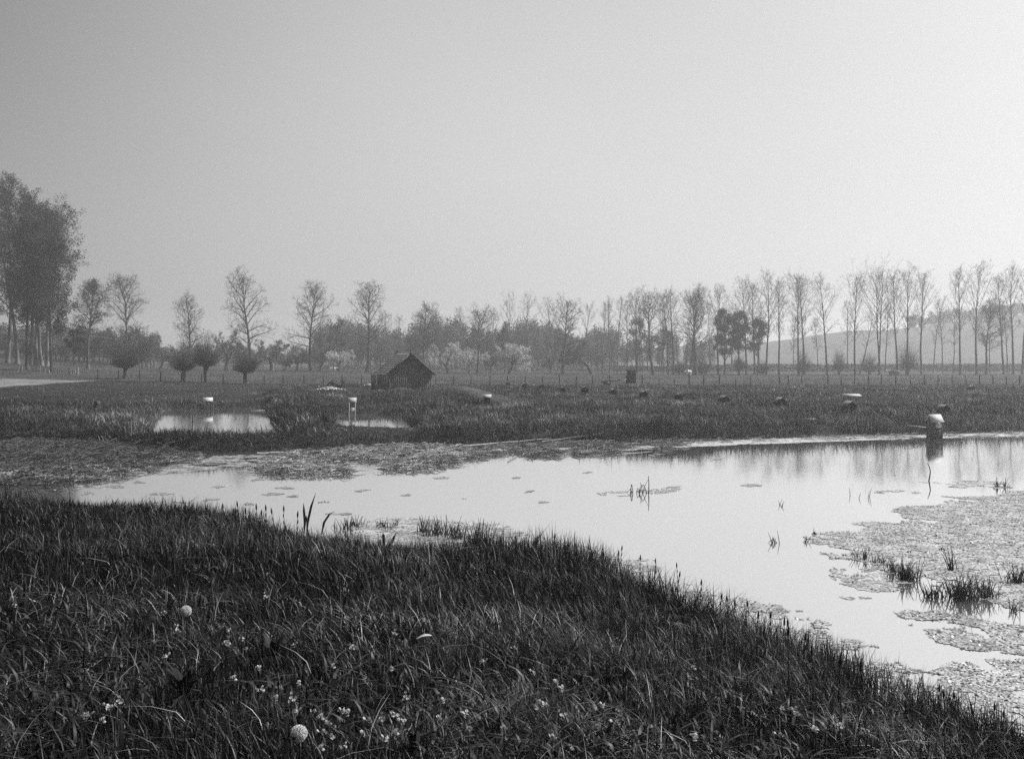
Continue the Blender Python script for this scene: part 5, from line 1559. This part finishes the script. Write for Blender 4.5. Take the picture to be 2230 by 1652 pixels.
fl = []
for v_ in range(4):
    rng = np.random.RandomState(70+v_); root = empty('meadow_flower', (0, 0, 0))
    mb = MB(); A = np.array([(0, 0, 0), (.004, 0, .1), (.0, .005, .2), (.006, 0, .3)]); mb.tubes(A[:-1], A[1:], .0014, .0011, 5, tone=.4); mb.build('stem', M['broad'], root)
    mb = MB(); nfl = 5 + v_
    for k in range(nfl):
        c = np.array([.006, 0, .303]) + rng.normal(0, 1, 3)*np.array([.007, .007, .007])
        for j in range(5):
            if j == 0: ax_ = rng.normal(size=3); ax_[1] -= 1.0; ax_ /= np.linalg.norm(ax_); u_ = np.cross(ax_, [0, 0, 1.0]); u_ /= np.linalg.norm(u_); v_2 = np.cross(ax_, u_)
            a = j*1.2566; di = u_*math.cos(a) + v_2*math.sin(a) + ax_*.3; w = -u_*math.sin(a) + v_2*math.cos(a)
            l, ww = .0068, .0036
            mb.add([c, c+di*l*.6+w*ww, c+di*l, c+di*l*.6-w*ww], q=[(0, 1, 2, 3)], tone=rng.uniform(.2, 1))
        mb.tubes([(.003, 0, .28)], [c], .0006, .0006, 3, tone=.1)
    mb.build('flower_head', M['petal'], root)
    fl.append(root)
used = set(); cnt = {}
LM = [('the round dandelion clock', 405, 1330), ('the largest dandelion clock', 651, 1596), ('the left dock plant', 400, 1480), ('the bottom centre broad leaves', 900, 1600), ('the curled dead leaf', 907, 1391), ('the dark leafy weed', 1350, 1500)]
fpos = [(365,1335),(372,1363),(380,1372),(484,1366),(490,1372),(526,1391),(639,1401),(576,1298),(545,1415),(569,1457),(505,1475),(574,1494),(644,1489),(604,1519),(244,1536),(263,1531),(181,1559),(195,1561),(214,1566),(632,1530),(648,1545),(683,1557),(711,1560),(720,1578),(593,1586),(760,1543),(720,1447),(344,1401),(361,1426),(32,1318),(510,1405),(480,1398),(742,1585),(770,1560),
        (893,1573),(840,1570),(808,1575),(840,1555),(866,1590),(894,1520),(800,1607),(837,1608),(1167,1468),(1226,1500),(1217,1490),(1156,1542),(1170,1534),(1286,1577),(1356,1570),(1310,1537),(1517,1450),(1503,1478),(1124,1407),(849,1452),(1100,1590),(1031,1587),(700,1600),(720,1610),(690,1625),(760,1620),
        (1702,1596),(1777,1596),(1772,1585),(1748,1560),(1725,1543),(1708,1547),(1823,1576),(1879,1593),(1991,1612),(920,1350),(780,1410),(860,1380),(1050,1440),(970,1520),(940,1560),(1010,1560),(1420,1590),(1500,1600),(1190,1600),(1240,1560)]
for i, (px, py) in enumerate(fpos):
    rng = random.Random(i+200)
    d = 2.7
    st = rng.uniform(.27, .34)
    while d < 9 and Zp(py, d) > Hs(X(px, d), d) + st: d += .04
    x = X(px, d); g = Hs(x, d)
    src = fl[i % 4]
    if (i % 4) not in used: o = src; used.add(i % 4)
    else: o = copy_tree(src)
    s_ = rng.uniform(.9, 1.3)*st/.3; o.location = (x, d, g); o.rotation_euler = (rng.uniform(-.1, .1), rng.uniform(-.1, .1), rng.uniform(0, 6.28)); o.scale = (s_, s_, st/.3)
    ln, lx, ly = min(LM, key=lambda q: (q[1]-px)**2 + (q[2]-py)**2)
    di = ('right of' if px > lx else 'left of') if abs(px-lx) > abs(py-ly) else ('below' if py > ly else 'above')
    cnt.setdefault((ln, di), []).append((math.hypot(px-lx, py-ly), o))
    tag(o, None, 'flower', 'small pale meadow flowers in the foreground')

for (ln, di), L2 in cnt.items():
    for k, (_, o) in enumerate(sorted(L2, key=lambda q: q[0])):
        o['label'] = 'small pale flower head, %s closest %s %s' % (words[k] if k else 'the', di, ln)
# broad dock leaves in the foreground
def dock(px, py, n, ln, label, seed):
    rng = random.Random(seed); d = 2.7
    while d < 9 and Zp(py, d) > Hs(X(px, d), d) + .12: d += .04
    x = X(px, d); g = Hs(x, d); root = empty('dock_plant', (x, d, g)); tag(root, label, 'plant')
    for i in range(n):
        az = i*2.4 + rng.uniform(-.3, .3); l = ln*.6*rng.uniform(.7, 1.1); w = l*.11; el = rng.uniform(.9, 1.4)
        V = []; k = 9
        for j in range(k+1):
            t = j/k; e = el - 1.1*t*t
            r = sum(math.cos(el-1.1*(m/k)**2)*l/k for m in range(j)); z = sum(math.sin(el-1.1*(m/k)**2)*l/k for m in range(j))
            ww = w*math.sin(math.pi*min(1, t*.93+.05))**.7 * (1 if t < 1 else .05); wv = .008*math.sin(j*2.1)
            cx, cy = math.cos(az), math.sin(az)
            V += [(cx*r-cy*ww, cy*r+cx*ww, z+.02+w*.25+wv), (cx*r, cy*r, z+.02), (cx*r+cy*ww, cy*r-cx*ww, z+.02+w*.25-wv)]
        q = []
        for j in range(k):
            for m in range(2): q.append((3*j+m, 3*j+m+1, 3*j+4+m, 3*j+3+m))
        mb = MB(); mb.add(V, q=q, tone=rng.random()); mb.build('leaf', M['broad'], root, smooth=True)
dock(400, 1480, 11, .34, 'dark broad leaved dock plant in the left foreground', 1)
dock(596, 1400, 6, .30, 'upright dark broad leaves below the spreading grass, left of centre', 2)
dock(900, 1600, 5, .28, 'dark broad leaves at the bottom of the view near the centre', 3)
dock(1350, 1500, 6, .26, 'dark leafy weed among the grass right of centre', 4)
# two dead leaves
for px, py, a, lb in ((907, 1391, .2, 'pale curled dead leaf lying on the grass near the centre'), (994, 1408, 1.3, 'pale upright dead leaf right of the curled one')):
    d = 3.0
    while d < 12 and Zp(py, d) > Hs(X(px, d), d) + .22: d += .04
    V = []; k = 5
    for j in range(k+1):
        t = j/k; ww = .013*math.sin(math.pi*min(.98, t+.02)); V += [(t*.09*math.cos(a), -ww, t*.09*math.sin(a)+.012*math.sin(t*3)), (t*.09*math.cos(a), ww, t*.09*math.sin(a)+.012*math.sin(t*3)+.006)]
    mb = MB(); mb.add(V, q=[(2*j, 2*j+1, 2*j+3, 2*j+2) for j in range(k)], tone=.9); o = mb.build('dead_leaf', M['dry'])
    o.location = (X(px, d), d, Zp(py, d)); tag(o, lb, 'leaf')

# ------------------------------------------------------------------ haze
def haze():
    mb = MB()
    x0, x1, y0, y1, z0, z1 = -1600, 1600, -40, 1600, -3, 60
    mb.box(((x0+x1)/2, (y0+y1)/2, (z0+z1)/2), (x1-x0, y1-y0, z1-z0))
    m = bpy.data.materials.new('haze'); m.use_nodes = True; n = m.node_tree; n.nodes.clear()
    out = n.nodes.new('ShaderNodeOutputMaterial'); v = n.nodes.new('ShaderNodeVolumePrincipled')
    v.inputs['Color'].default_value = (1, 1, 1, 1); v.inputs['Density'].default_value = .00092; v.inputs['Anisotropy'].default_value = .45
    n.links.new(v.outputs[0], out.inputs['Volume'])
    o = mb.build('haze', m); tag(o, kind='stuff', label='pale mist filling the valley air', cat='haze')
    o.display_type = 'WIRE'
haze()
